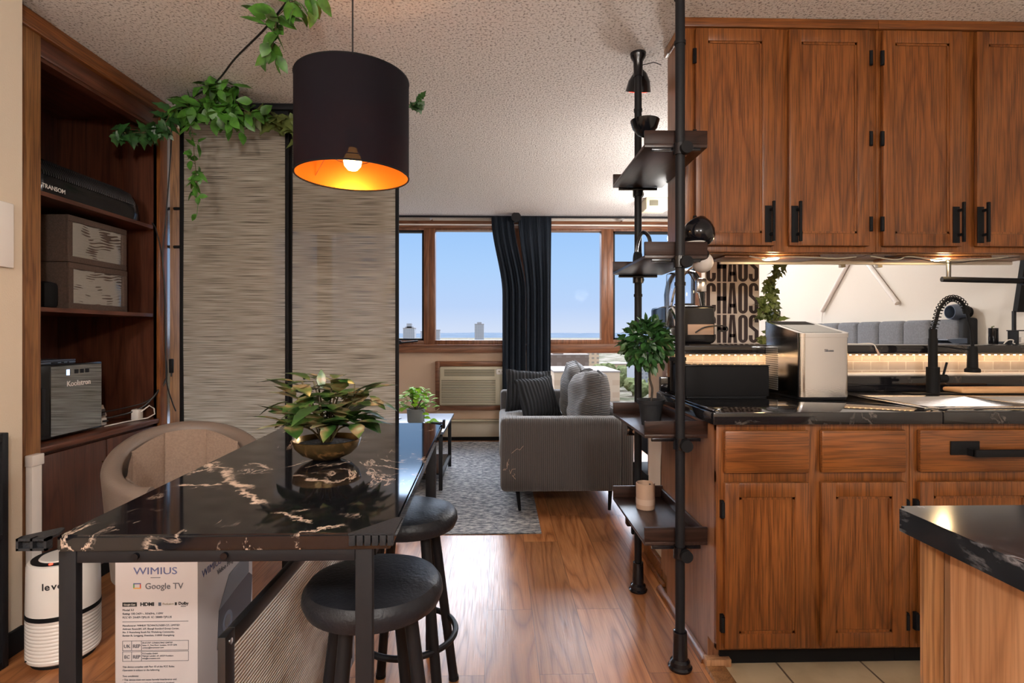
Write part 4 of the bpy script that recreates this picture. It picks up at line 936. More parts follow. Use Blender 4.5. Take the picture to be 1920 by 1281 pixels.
cushion('back_cushion', 'cord_z', .62, .44, .24, (.655, 4.03, .685), (R(9), R(2), R(96)), 'plump grey corduroy back cushion nearest the camera on the sofa', 'cushion', 'corduroy back cushions', 1, .045, .33)
cushion('back_cushion', 'cord_z', .60, .46, .22, (.64, 4.70, .69), (R(9), R(-3), R(88)), 'grey corduroy back cushion at the window end of the sofa', 'cushion', 'corduroy back cushions', 5, .045, .33)
cushion('throw_pillow', 'black_knit', .37, .35, .13, (.33, 4.62, .635), (R(-20), R(-4), R(30)), 'black ribbed throw pillow in front, leaning on the sofa cushions', 'pillow', 'black throw pillows on the sofa', 3, .015)
cushion('throw_pillow', 'black_knit', .42, .38, .13, (.27, 5.04, .65), (R(-18), R(4), R(10)), 'black ribbed throw pillow behind, against the far sofa arm', 'pillow', 'black throw pillows on the sofa', 9, .015)
# coffee table
t = thing('coffee_table', 'low dark grey topped coffee table with slim black metal legs on the rug', 'coffee table', (-.8, 4.4, 0))
obj('tabletop', G().box(-1.25, -.40, 3.92, 4.83, .455, .475, .003), 'steelblue', t)
for x in (-1.2, -.435):
    for y in (4.06, 4.79): obj('leg', G().box(x-.014, x+.014, y-.014, y+.014, .014, .455, .002), 'black_metal', t)
obj('rail', G().box(-.447, -.423, 4.07, 4.78, .10, .12), 'black_metal', t); obj('rail', G().box(-1.212, -1.188, 4.07, 4.78, .10, .12), 'black_metal', t)
obj('lower_shelf', G().box(-1.19, -.445, 4.1, 4.76, .12, .13), 'gloss_black', t)
t = thing('potted_plant', 'bright green leafy plant in a small grey pot on the coffee table', 'plant', (-.66, 4.33, .4755))
obj('pot', G().lathe([(0, 0), (.055, 0), (.066, .01), (.072, .11), (.068, .112), (.062, .10), (0, .095)], n=36), 'pot_grey', t, local=True)
random.seed(4); gl, gs = G(), G()
for k in range(120):
    a = random.uniform(0, 6.28); el = random.uniform(.0, 1.45); r = random.uniform(.07, .15)
    p = Vector((math.cos(a)*math.cos(el)*r*1.05, math.sin(a)*math.cos(el)*r, .12+math.sin(el)*r*1.15))
    d = Vector((math.cos(a), math.sin(a), random.uniform(-.4, .8))); leaf(gl, p-d*.02, d, (0, 0, 1), .058, .046, OV, .3)
    if k % 3 == 0: gs.tube([(0, 0, .09), p*.6+Vector((0, 0, .04)), p], .0016, 4)
for p in ((.07, -.07, .05), (.08, -.07, .01), (.12, -.06, .03), (.14, -.05, .01), (.10, -.07, .015), (.06, -.075, .08)): leaf(gl, p, (1, -.3, .1), (0, -.4, 1), .06, .045)
gs.tube(smooth_path([(.03, -.02, .11), (.075, -.07, .09), (.08, -.08, .02), (.14, -.06, .012)]), .002, 5)
obj('leaves', gl, 'leaf_bright', t, local=True, smooth=60); obj('stems', gs, 'stem', t, local=True)
t = thing('desk_lamp_base', 'round dark base plate on the coffee table next to the blind edge', 'stand', (-.93, 4.55, .4755))
obj('plate', G().lathe([(0, 0), (.11, 0), (.115, .006), (.10, .010), (0, .012)], n=40), 'steelblue', t, local=True); obj('stub', G().tube(smooth_path([(0, 0, .01), (.05, .0, .03), (.07, 0, .12)]), .006), 'matte_black', t, local=True)
# air conditioner
t = thing('air_conditioner', 'beige through-wall air conditioner in a brown wood frame below the window', 'air conditioner', (-.28, 6.0, .33))
g = G().box(-.705, -.655, 6.02, 6.0995, .335, .875, .003).box(.10, .15, 6.02, 6.0995, .335, .875, .003).box(-.655, .10, 6.02, 6.0995, .82, .875, .003).box(-.655, .10, 6.02, 6.0995, .335, .392, .003)
obj('wood_frame', g, 'winwood', t)
obj('casing', G().box(-.652, .097, 5.955, 6.0995, .394, .818, .018, 3), 'ac', t)
obj('slot_field', G().box(-.60, -.05, 5.952, 5.9555, .715, .79).box(-.63, -.04, 5.952, 5.9555, .41, .685), 'ac_dark', t)
g = G()
for k in range(5): g.box(-.60, -.05, 5.946, 5.954, .718+k*.015, .7245+k*.015)
for k in range(15): g.box(-.63, -.04, 5.945, 5.954, .413+k*.0185, .424+k*.0185, .002)
obj('louvre_grille', g, 'ac', t)
obj('control_panel', G().box(-.035, .082, 5.948, 5.957, .735, .80, .02, 4), 'white_gloss', t)
obj('button', G().cyl((.0, 5.949, .768), (.0, 5.944, .768), .010).cyl((.035, 5.949, .768), (.035, 5.944, .768), .007), 'heater', t)
cable('pale power cord looping from the air conditioner frame', [(-.66, 6.01, .36), (-.70, 6.0, .33), (-.78, 6.02, .32), (-.85, 6.06, .36)], .006, 'terracotta')
t = thing('baseboard_heater', 'long beige metal baseboard heater under the air conditioner', 'heater', (-.4, 6.0, 0))
obj('cover', G().prism([(6.0, .045), (6.0, .17), (6.03, .215), (6.0995, .215), (6.0995, .045)], -1.9, 1.0, 'x'), 'heater', t)
obj('top_lip', G().box(-1.9, 1.0, 5.985, 6.0995, .216, .228, .003), 'ac', t); obj('lower_slot', G().box(-1.9, 1.0, 6.02, 6.0995, .0, .044), 'matte_black', t)
# curtains
def curtain(label, tx0, tx1, bx0, bx1, seed, cut=None):
    g = G(); n = 110
    def f(u, v):
        z = 2.445-v*(2.445-.02); q = min(1, max(0, (v-.0)/.35)); q = q*q*(3-2*q)
        xa, xb = tx0+(bx0-tx0)*q, tx1+(bx1-tx1)*q
        amp = .008+.016*min(1, v*4)
        y = 5.88+amp*(math.sin(u*23+seed+v*.5)+.35*math.sin(u*47+seed*2-v*.6))+.006*math.sin(u*150)*(1-min(1, v*5))
        return (xa+(xb-xa)*u, y, z+.004*math.sin(u*120)*(v < .02))
    g.grid(f, n, 40); V = list(g.b.verts)
    o = solo('curtain', g, 'curtain', label, 'curtain', 'charcoal curtains between the windows', smooth=80); 
    md = o.modifiers.new('thickness', 'SOLIDIFY'); md.thickness = .004
    return o
curtain('left charcoal curtain, pulled slightly aside at its top', -.085, .155, .035, .285, 1)
curtain('right charcoal curtain hanging straight next to the bright window', .205, .565, .295, .56, 4)
t = thing('curtain_rod', 'thin black ceiling-height curtain rod with round finials', 'curtain rod', (0, 5.98, 2.44))
obj('rod', G().cyl((-1.9, 5.915, 2.452), (2.1, 5.915, 2.452), .011), 'black_metal', t)
obj('centre_knob', G().cyl((.18, 5.84, 2.425), (.18, 5.79, 2.425), .052).cyl((.18, 5.84, 2.425), (.18, 5.91, 2.45), .012), 'black_metal', t)
for x in (-.74, 1.35): obj('bracket', G().box(x-.012, x+.012, 5.905, 6.06, 2.425, 2.44).cyl((x, 5.915, 2.41), (x, 5.915, 2.44), .006), 'chrome', t)
t = thing('ceiling_hook', 'small black ceiling hook beside the top of the right blind', 'hook', (-.80, 4.2, 2.36))
obj('plate', G().cyl((-.80, 4.2, H-.02), (-.80, 4.2, H-.001), .035), 'matte_black', t); obj('stem', G().cyl((-.80, 4.2, 2.41), (-.80, 4.2, H-.02), .008).lathe([(0, 0), (.02, .01), (.028, .03), (.012, .05), (0, .055)], (-.80, 4.2, 2.36), 20), 'matte_black', t)
t = thing('window_speaker', 'small dark speaker on a slim stand at the left window edge beside the blind', 'speaker', (-1.19, 5.7, 0))
obj('box', G().box(-1.16, -1.09, 5.66, 5.74, 1.60, 1.72, .01), 'dark_grey', t); obj('stem', G().box(-1.15, -1.12, 5.69, 5.71, 1.72, 1.80), 'matte_black', t); obj('stand', G().cyl((-1.19, 5.70, .012), (-1.19, 5.70, 1.66), .012).cyl((-1.19, 5.70, 0), (-1.19, 5.70, .012), .12), 'matte_black', t)
t = thing('ceiling_box', 'small grey box mounted under the ceiling near the far end of the cabinets', 'box', (1.42, 5.2, 2.35))
obj('housing', G().box(1.39, 1.60, 5.1, 5.3, 2.36, H-.001, .004), 'ac', t); obj('vent', G().box(1.42, 1.50, 5.095, 5.10, 2.39, 2.44), 'ac_dark', t)

# right living wall: padded headboard panels, lamps, light sticks
t = thing('padded_headboard', 'grey fabric headboard of upright padded channels on the pale right wall', 'headboard', (2.55, 3.8, .3))
ys = [2.937, 3.151, 3.367, 3.588, 3.804, 4.027, 4.247, 4.46, 4.67]
for a, b in zip(ys, ys[1:]): obj('channel', soft(G(), 2.53, 2.598, a+.003, b-.003, .3, 1.262, .028), 'grey_fabric', t)
obj('end_board', G().box(2.52, 2.598, 2.885, 2.934, .3, 1.268, .015, 3), 'dark_grey', t)
def wall_lamp(label, y, z):
    t = thing('wall_lamp', label, 'lamp', (2.56, y, z), 0, 'slate blue globe wall lamps')
    obj('mount', G().cyl((2.599, y, z), (2.575, y, z), .030, .033), 'matte_black', t)
    m = Matrix.Translation((2.53, y, z)) @ Matrix.Rotation(R(-90), 4, 'Y')
    obj('shade', G().lathe([(.030, -.05), (.043, -.025), (.045, .01), (.038, .04), (.034, .04), (.038, .012), (.036, -.025), (.02, -.045)], n=32, mtx=m), 'steelblue', t)
    return t
wall_lamp('slate blue globe wall lamp above the headboard end', 2.95, 1.30)
wall_lamp('slate blue globe wall lamp beside the hanging ivy', 5.0, 1.345)
def stick(label, a, b):
    t = thing('light_stick', label, 'light', ((a[0]+b[0])/2, (a[1]+b[1])/2, min(a[2], b[2])), 0, 'white light sticks on the wall')
    obj('tube', G().cyl(a, b, .015, n=14), 'white_gloss', t)
    va = Vector(a); vb = Vector(b); d = (vb-va).normalized()
    obj('end_cap', G().cyl(vb, vb+d*.02, .016, n=14), 'white_plastic', t); obj('end_cap', G().cyl(va-d*.02, va, .016, n=14), 'white_plastic', t)
stick('white light stick leaning down to the left on the right wall', (2.582, 3.86, 1.82), (2.582, 4.28, 1.376))
stick('white light stick leaning down to the right on the right wall', (2.582, 3.88, 1.80), (2.582, 3.482, 1.392))
cable('thin white wire hanging from the left light stick', [(2.585, 4.29, 1.36), (2.585, 4.30, 1.3), (2.59, 4.31, 1.27)], .003, 'white_plastic')

# ================================================================ POLE SHELF
PX, PN, PF = .638, 1.905, 2.485
t = thing('pole_shelf', 'tall black tension-pole shelf with four dark wooden trays at the kitchen end', 'shelf', (PX, 2.19, 0))
def pole(y):
    p = obj('pole', G().cyl((PX, y, .03), (PX, y, H-.04), .0165, n=24), 'black_metal', t)
    obj('foot', G().lathe([(0, .0), (.040, .0), (.042, .008), (.036, .014), (.034, .028), (.026, .036), (.0235, .13), (.018, .132), (0, .132)], (PX, y, .0005), 32), 'gloss_black', p)
    obj('ceiling_cup', G().lathe([(0, 0), (.02, 0), (.0215, .07), (.034, .09), (.036, .108), (0, .108)], (PX, y, H-.11), 32), 'gloss_black', p)
    for z in (1.35, 2.20): obj('joint_ring', G().cyl((PX, y, z), (PX, y, z+.012), .0195, n=24), 'black_metal', p)
pole(PN); pole(PF)
def tray(zb, zl):
    x0, x1 = .518, .7435; y0, y1 = 1.925, 2.468
    s = obj('shelf_board', G().box(x0, x1, y0, y1, zb, zb+.012, .001), 'shelfwood_y', t)
    obj('front_lip', G().box(x0, x1, y0-.001, y0+.011, zb+.012, zl, .001), 'shelfwood', s); obj('back_lip', G().box(x0, x1, y1-.011, y1+.001, zb+.012, zl, .001), 'shelfwood', s)
    obj('side_lip', G().box(x1-.010, x1, y0+.011, y1-.011, zb+.012, zl-.012, .001), 'shelfwood_y', s)
    for y, sgn in ((PN, 1), (PF, -1)):
        b = obj('bracket', G().box(x0+.025, x1-.025, y+sgn*.018 if sgn > 0 else y-.03, y+.03 if sgn > 0 else y-.018, zb-.012, zb-.0005, .001).cyl((PX, y, zb-.035), (PX, y, zb+.005), .024), 'gloss_black', s)
        obj('knob', G().cyl((PX+.012, y-sgn*.018, zb-.018), (PX+.012, y-sgn*.040, zb-.018), .021, n=20), 'matte_black', s)
for zb, zl in ((1.845, 1.905), (1.448, 1.508), (.808, .868), (.425, .488)): tray(zb, zl)

# things on and around the trays
t = thing('potted_topiary', 'small round topiary tree in a dark pot on the third shelf tray', 'plant', (.60, 2.14, .8205))
obj('pot', G().lathe([(0, 0), (.036, 0), (.047, .082), (.052, .083), (.054, .10), (.050, .10), (.047, .09), (0, .088)], n=36), 'dark_grey', t, local=True)
obj('trunk', G().tube(smooth_path([(0, 0, .085), (.006, 0, .14), (-.004, 0, .18), (-.008, 0, .24), (-.015, 0, .30)]), .0045, 6), 'stem_dark', t, local=True)
random.seed(8); gl = G()
for k in range(520):
    a = random.uniform(0, 6.28); s_ = random.uniform(-1, 1); r = random.uniform(.05, .098)*(1-.08*s_); c_ = math.sqrt(1-s_*s_)
    n_ = Vector((c_*math.cos(a), c_*math.sin(a), s_)); p = Vector((-.018, 0, .325))+n_*r
    d = (n_*1.0+rv(.7)+Vector((0, 0, -.15))).normalized(); leaf(gl, p-d*.01, d, rv()+Vector((0, 0, 1)), random.uniform(.035, .05), .021, OV, .15)
obj('foliage', gl, 'leaf_dark', t, local=True, smooth=60)
t = thing('ceramic_jar', 'blush ceramic candle jar standing on the lowest shelf tray', 'jar', (.622, 2.30, .4372))
obj('jar', G().lathe([(0, 0), (.036, 0), (.039, .004), (.0395, .108), (.0375, .11), (.035, .108), (.034, .07), (0, .07)], n=40), 'terracotta', t, local=True)
obj('label_band', G().lathe([(.0396, .022), (.0401, .022), (.0401, .046), (.0396, .046)], n=40), 'terracotta_d', t, local=True)
obj('dark_wick_bits', G().tube([(-.015, 0, .072), (-.01, .01, .09), (.0, 0, .095)], .004, 6).tube([(.012, -.01, .072), (.018, -.004, .106)], .004, 6).lathe([(0, .0701), (.0335, .0701), (.0335, .09), (0, .092)], n=24), 'stem_dark', t, local=True)
def clip_lamp(label, loc, flip, glow):
    t = thing('clip_lamp', label, 'lamp', loc, 0, 'black dome clip lamps on the pole shelf')
    s_ = -1 if flip else 1; hk = 1.45 if flip else 1
    obj('dome', G().lathe([(.012, 0), (.030, .010*s_*hk), (.050, .034*s_*hk), (.060, .066*s_*hk), (.058, .066*s_*hk), (.047, .036*s_*hk), (.028, .014*s_*hk), (.0, .010*s_*hk)], n=40), 'gloss_black', t, local=True)
    if glow:
        obj('heat_element', G().tube([(.040*math.cos(i*.4), .040*math.sin(i*.4), -.094) for i in range(16)], .006, 6), 'red_glow', t, local=True)
    return t
l = clip_lamp('black dome clip lamp facing upward beside the topmost tray', (.606, 2.25, 2.0), False, False)
obj('clip', G().tube([(0, 0, -.0), (.02, 0, -.02), (.012, 0, -.05), (-.01, 0, -.085)], .004, 6).box(.01, .05, -.01, .01, -.03, -.02), 'chrome', l, local=True)
l = clip_lamp('black dome clip lamp glowing red just under the ceiling at the far pole', (.665, 2.545, 2.425), True, True); l.rotation_euler = (R(28), 0, R(0))
obj('clip', G().tube([(0, 0, .0), (.01, 0, .02), (.03, .01, .022), (.06, .0, .03), (.09, -.02, .02)], .002, 5).cyl((0, 0, 0), (-.02, -.04, -.02), .008), 'cord', l, local=True)
# black camera / globe lamp pair beside the middle tray
t = thing('onion_lamp', 'black onion-shaped lamp head standing at the end of the second tray', 'lamp', (.727, 1.99, 1.5085))
obj('head', G().lathe([(0, .0), (.032, .001), (.044, .008), (.056, .026), (.0585, .045), (.052, .068), (.035, .090), (.012, .106), (0, .108)], n=44, mtx=Matrix.Rotation(R(12), 4, 'Y')), 'gloss_black', t, local=True)
obj('rim', G().lathe([(.028, -.0), (.045, .008), (.046, .006), (.030, -.004)], n=44), 'white_gloss', t, local=True)
t = thing('globe_camera', 'small cream globe camera with black face hanging under the second tray', 'camera', (.80, 2.12, 1.415))
g = G(); bmesh.ops.create_uvsphere(g.b, u_segments=32, v_segments=20, radius=.040)
for v in g.b.verts: v.co.z += .045
obj('globe', g, 'white_plastic', t, local=True)
g = G().lathe([(0, 0), (.028, 0), (.026, .006), (0, .009)], n=28, mtx=Matrix.Translation((-.013, -.024, .073)) @ Matrix.Rotation(R(-35), 4, 'Y') @ Matrix.Rotation(R(55), 4, 'X')); obj('face', g, 'gloss_black', t, local=True)
obj('hanger', G().cyl((-.01, -.01, .045), (-.06, -.04, .05), .008), 'white_plastic', t, local=True)
t = thing('headphones', 'folded black headphones standing on the second tray behind the near pole', 'headphones', (.62, 2.30, 1.46))
obj('headband', G().tube(smooth_path([(.585, 2.30, 1.47), (.583, 2.30, 1.54), (.60, 2.30, 1.60), (.62, 2.30, 1.61), (.64, 2.30, 1.58), (.645, 2.30, 1.50)]), .008), 'gloss_black', t)
for x in (.588, .642): obj('ear_cup', G().cyl((x-.012, 2.30, 1.495), (x+.012, 2.30, 1.495), .034, n=24), 'matte_black', t)
t = thing('webcam_light', 'small black spotlight clamped below the third tray at the far pole', 'spotlight', (.64, 2.52, .70))
obj('body', G().cyl((.60, 2.53, .735), (.69, 2.53, .735), .030, n=24), 'gloss_black', t); obj('clamp', G().cyl((.62, 2.485, .73), (.62, 2.53, .73), .008), 'chrome', t)
obj('front_ring', G().cyl((.592, 2.53, .735), (.60, 2.53, .735), .032, n=24), 'chrome', t)
cable('black cord looping near the floor from the far pole to the wall', [(.655, 2.50, .33), (.68, 2.52, .22), (.72, 2.54, .20), (.765, 2.56, .27), (.77, 2.56, .60), (.78, 2.5, .80)], .004)
t = thing('wire_rack', 'dark narrow rack with chrome rods between the sofa and the bar wall', 'rack', (.92, 3.1, 0))
obj('cabinet', G().box(.815, 1.05, 2.98, 3.3, .02, .40, .004).box(.83, 1.04, 2.99, 3.29, .50, .62, .004), 'matte_black', t)
for x_, y_ in ((.825, 2.985), (1.04, 2.985), (.825, 3.29), (1.04, 3.29)): obj('rod', G().cyl((x_, y_, .40), (x_, y_, .70), .005), 'chrome', t)
obj('top_basket', G().tube([(.82, 2.98, .70), (1.05, 2.98, .70), (1.05, 3.3, .70), (.82, 3.3, .70)], .004, closed=True).tube([(.82, 2.98, .64), (1.05, 2.98, .64), (1.05, 3.3, .64), (.82, 3.3, .64)], .004, closed=True), 'chrome', t)
obj('foot', G().box(.83, 1.04, 2.99, 3.29, 0, .02), 'matte_black', t)
t = thing('power_brick', 'brown power brick hanging behind the far pole near the floor', 'adapter', (.63, 2.54, .25))
obj('brick', G().box(.595, .665, 2.52, 2.56, .28, .43, .006), 'shelfwood', t); obj('plug', G().box(.62, .645, 2.53, 2.55, .24, .28, .003), 'matte_black', t)

# ================================================================ KITCHEN
# uppers
def upper(label, x0, x1, doors, hinge_x, handle_x, left_end):
    t = thing('upper_cabinet', label, 'cabinet', ((x0+x1)/2, 2.33, 1.516), 0, None)
    obj('box', G().box(x0+.002, x1-.002, 2.232, 2.45, 1.52, 2.43), 'oak_side' if left_end else 'oak', t)
    g = G().box(x0, x1, 2.212, 2.232, 1.516, 1.543, .001).box(x0, x1, 2.212, 2.232, 2.42, 2.437, .001)
    xs = [x0]+[v for d in doors for v in d]+[x1]
    for i in range(0, len(xs), 2): g.box(xs[i], xs[i+1], 2.2114, 2.2315, 1.517, 2.436, .001)
    obj('face_frame', g, 'oak', t)
    obj('soffit_trim', G().box(x0-(.012 if left_end else 0), x1, 2.195, 2.232, 2.432, H-.001, .002), 'oak_h', t)
    if left_end: obj('side_trim', G().box(x0-.012, x0, 2.20, 2.46, 2.435, H-.001, .002), 'oak_light', t)
    obj('underside', G().box(x0+.003, x1-.003, 2.235, 2.448, 1.512, 1.5195), 'oak_light', t)
    for (a, b), hs, hx in zip(doors, hinge_x, handle_x):
        d = obj('door', panel_door(a-.006, b+.006, 1.54, 2.425, 2.192, .019, .052), 'oak', t)
        obj('door_panel', G().box(a+.04, b-.04, 2.201, 2.210, 1.59, 2.375), 'oak', d)
        h = obj('door_handle', G().box(hx-.014, hx+.014, 2.188, 2.1915, 1.553, 1.702, .001).box(hx+.004, hx+.014, 2.158, 2.168, 1.553, 1.715, .001).box(hx+.004, hx+.014, 2.165, 2.19, 1.58, 1.59).box(hx+.004, hx+.014, 2.165, 2.19, 1.68, 1.69), 'matte_black', d)
        for z in (2.31, 1.98, 1.63):
            obj('hinge', G().cyl((hs, 2.19, z-.028), (hs, 2.19, z+.028), .006, n=10).box(hs-.007, hs+.007, 2.190, 2.196, z-.03, z+.03), 'matte_black', d)
upper('oak wall cabinet at the left end with two panelled doors', .762, 1.555, [(.805, 1.118), (1.190, 1.512)], (.795, 1.522), (1.096, 1.205), True)
upper('oak wall cabinet further right with two panelled doors', 1.557, 2.36, [(1.580, 1.898), (1.972, 2.30)], (1.570, 2.312), (1.876, 1.978), False)
# base cabinets
YB = 1.85
def base(label, x0, x1, doors, drawers, hinges, end):
    t = thing('base_cabinet', label, 'cabinet', ((x0+x1)/2, 2.16, 0))
    obj('box', G().box(x0+.0005, x1-.001, YB+.02, 2.487, .10, .70).box(x0+.0005, x0+.015, YB+.02, 2.487, .70, .868).box(x0+.001, x1, 1.93, 2.4, .0, .10), 'oak_side' if end else 'oak', t)
    obj('toe_kick', G().box(x0+.04 if end else x0, x1, 1.921, 1.93, .005, .10), 'matte_black', t)
    g = G().box(x0, x1, YB, YB+.02, .846, .87, .001).box(x0, x1, YB, YB+.02, .668, .708, .001).box(x0, x1, YB, YB+.02, .094, .112, .001)
    xs = [x0]+[v for d in doors for v in d]+[x1]
    for i in range(0, len(xs), 2): g.box(xs[i], xs[i+1], YB-.0006, YB+.019, .095, .869, .001)
    obj('face_frame', g, 'oak', t)
    for (a, b), hs in zip(doors, hinges):
        d = obj('door', panel_door(a-.004, b+.004, .108, .672, YB-.02, .0195, .05), 'oak', t)
        obj('door_panel', G().box(a+.04, b-.04, YB-.011, YB-.002, .15, .63), 'oak', d)
        for z in (.19, .58): obj('hinge', G().cyl((hs, YB-.016, z-.026), (hs, YB-.016, z+.026), .006, n=10).box(hs-.006, hs+.006, YB-.014, YB, z-.03, z+.03), 'matte_black', d)
    for i, (a, b, hand) in enumerate(drawers):
        d = obj('drawer', G().box(a-.004, b+.004, YB-.02, YB-.0005, .704, .850, .007), 'oak_h', t)
        if hand: obj('drawer_handle', G().box(hand, hand+.10, YB-.026, YB-.02, .765, .812, .001).box(hand+.055, hand+.75, YB-.062, YB-.05, .765, .789, .001).box(hand+.055, hand+.067, YB-.055, YB-.02, .765, .789), 'matte_black', d)
base('oak base cabinet at the left end with two drawers and two doors', .745, 1.418, [(.771, 1.055), (1.105, 1.392)], [(.771, 1.055, 0), (1.105, 1.392, 0)], (.762, 1.402), True)
base('oak sink cabinet with a long black drawer pull', 1.420, 2.34, [(1.446, 1.86), (1.90, 2.31)], [(1.446, 2.31, 1.545)], (1.436, 2.32), False)
# worktop with sink cut-out
t = thing('kitchen_worktop', 'glossy black worktop running over the oak base cabinets', 'worktop', (1.6, 2.15, .87))
g = G(); SX0, SX1, SY0, SY1 = 1.515, 2.42, 1.90, 2.27
g.box(.722, SX0, 1.82, 2.487, .8705, .914, .006).box(SX1, 2.6, 1.82, 2.487, .8705, .914, .004).box(SX0, SX1, 1.82, SY0, .8705, .914, .004).box(SX0, SX1, SY1, 2.487, .8705, .914, .004)
obj('slab', g, 'granite', t)
obj('upstand', G().box(.735, 2.6, 2.462, 2.487, .9145, .983, .003), 'granite', t)
g = G().box(.7245, .736, 1.83, 2.46, .9145, .9225, .003); obj('raised_edge', g, 'granite', t)
t = thing('bar_ledge', 'long glossy black raised bar ledge behind the worktop', 'bar ledge', (1.7, 2.68, 1.088))
obj('slab', G().box(.765, 2.599, 2.44, 2.93, 1.0885, 1.129, .006), 'granite', t)
t = thing('led_tape', 'strip of warm light points under the bar ledge', 'light strip', (1.7, 2.46, 1.08))
obj('tape', G().box(.80, 2.58, 2.462, 2.476, 1.084, 1.0882), 'white_plastic', t)
lp = obj('light_point', G().box(.812, .818, 2.465, 2.471, 1.081, 1.084), 'led', t)
for k in range(1, 60): c_ = lp.copy(); COL.objects.link(c_); c_.parent = t; c_.location = (k*.0297, 0, 0)
al = bpy.data.lights.new('tape_glow', 'AREA'); al.shape = 'RECTANGLE'; al.size = 1.75; al.size_y = .008; al.energy = .7; al.color = (1, .60, .30)
ao = bpy.data.objects.new('tape_glow', al); COL.objects.link(ao); ao.parent = t; ao.location = (0, .006, -.0005); ao.rotation_euler = (R(12), 0, 0)
# sink
t = thing('kitchen_sink', 'stainless double-bowl sink set into the black worktop', 'sink', (1.97, 2.08, .75))
g = G(); xm = 1.965
for a, b in ((SX0+.03, xm-.012), (xm+.012, SX1-.03)):
    y0, y1 = SY0+.03, SY1-.03; zb = .76
    P = lambda x, y, z: (x, y, z)
    g.quad((a, y0, .9165), (b, y0, .9165), (b-.02, y0+.02, zb), (a+.02, y0+.02, zb)).quad((a, y1, .9165), (b, y1, .9165), (b-.02, y1-.02, zb), (a+.02, y1-.02, zb))
    g.quad((a, y0, .9165), (a, y1, .9165), (a+.02, y1-.02, zb), (a+.02, y0+.02, zb)).quad((b, y0, .9165), (b, y1, .9165), (b-.02, y1-.02, zb), (b-.02, y0+.02, zb)).quad((a+.02, y0+.02, zb), (b-.02, y0+.02, zb), (b-.02, y1-.02, zb), (a+.02, y1-.02, zb))
obj('bowls', g, 'steel', t, smooth=None)
g = G(); e0, e1, e2, e3 = SX0-.012, SX1+.012, SY0-.012, SY1+.075
for a in ((e0, SX0+.03, e2, e3), (SX1-.03, e1, e2, e3), (SX0+.03, SX1-.03, e2, SY0+.03), (SX0+.03, SX1-.03, SY1-.03, e3), (xm-.012, xm+.012, SY0+.03, SY1-.03)): g.box(*a, .9145, .9175, .001)
obj('rim', g, 'steel', t)
for x in (1.75, 2.18): obj('drain', G().cyl((x, 2.08, .760), (x, 2.08, .763), .04), 'chrome', t)
# faucet
t = thing('spring_faucet', 'matte black spring-neck faucet behind the sink', 'faucet', (1.89, 2.325, .918))
FX, FY = 1.888, 2.325
obj('deck_plate', G().box(FX-.115, FX+.125, FY-.03, FY+.03, .918, .923, .002), 'matte_black', t)
obj('body', G().cyl((FX, FY, .923), (FX, FY, 1.035), .025, n=28).cyl((FX, FY, 1.035), (FX, FY, 1.16), .0175, n=24).cyl((FX, FY, 1.16), (FX, FY, 1.20), .0155, n=24), 'matte_black', t)
hn = obj('lever', G().cyl((FX+.02, FY, .985), (FX+.058, FY, .985), .0175, n=20).tube([(FX+.045, FY, .995), (FX+.062, FY, 1.055)], .0045), 'matte_black', t)
arc = [(FX+.012, FY, 1.20), (FX+.014, FY, 1.235), (FX+.028, FY, 1.285), (FX+.055, FY, 1.322), (FX+.09, FY, 1.335), (FX+.125, FY, 1.320), (FX+.148, FY, 1.285), (FX+.160, FY, 1.240), (FX+.172, FY, 1.19), (FX+.176, FY, 1.12)]
arc[0] = (FX, FY, 1.19); sp = smooth_path(arc, 10)
obj('hose', G().tube(sp, .0065, 8), 'matte_black', t)
spr = []; cnt = int(len(sp)*.68)
for i in range(cnt*10):
    u = i/10; a, b = Vector(sp[int(u)]), Vector(sp[min(int(u)+1, len(sp)-1)]); p = a.lerp(b, u-int(u)); d = (b-a).normalized(); n_ = Vector((0, 1, 0)); c_ = d.cross(n_)
    th = u*2*math.pi/3.0; spr.append(p+(n_*math.cos(th)+c_*math.sin(th))*.0135)
obj('spring', G().tube(spr, .0022, 5), 'matte_black', t)
obj('collar', G().cyl(Vector(sp[cnt-1])-Vector((.003, 0, -.012)), Vector(sp[cnt-1])+Vector((.003, 0, -.016)), .014), 'matte_black', t)
obj('spray_head', G().lathe([(0, 0), (.028, 0), (.029, .006), (.028, .014), (.020, .020), (.0185, .10), (.0165, .112), (0, .112)], (FX+.176, FY, 1.012), 28), 'matte_black', t)
obj('support_arm', G().cyl((FX+.01, FY, 1.128), (FX+.165, FY, 1.110), .0028, n=8), 'matte_black', t)
solo('cutting_board', G().box(1.985, 2.36, 2.285, 2.395, .9235, .944, .009, 3), 'board', 'tan cutting board lying behind the sink on the worktop', 'cutting board')
# ice maker
t = thing('ice_maker', 'stainless countertop ice maker with sloping lid', 'ice maker', (1.31, 2.30, .9145))
x0, x1, y0, y1 = 1.207, 1.411, 2.155, 2.45
def rr(x0, x1, y0, y1, r, n=6):
    P = []
    for cx_, cy_, a0 in ((x1-r, y1-r, 0), (x0+r, y1-r, 90), (x0+r, y0+r, 180), (x1-r, y0+r, 270)):
        for k in range(n+1): a = R(a0+90*k/n); P.append((cx_+r*math.cos(a), cy_+r*math.sin(a)))
    return P
obj('body', G().prism(rr(x0, x1, y0, y1, .022), .925, 1.165, 'z'), 'steel', t)
obj('side_grille', G().box(x0-.001, x0+.002, 2.33, 2.435, .935, 1.12), 'perf', t)
obj('base', G().prism(rr(x0+.004, x1-.004, y0+.004, y1-.004, .02), .915, .925, 'z'), 'matte_black', t)
g = G(); P = rr(x0-.003, x1+.003, y0-.003, y1+.003, .024)
A = [g.b.verts.new((x, y, 1.1655)) for x, y in P]; B = [g.b.verts.new((x, y, 1.182+.055*(y-y0)/(y1-y0))) for x, y in P]
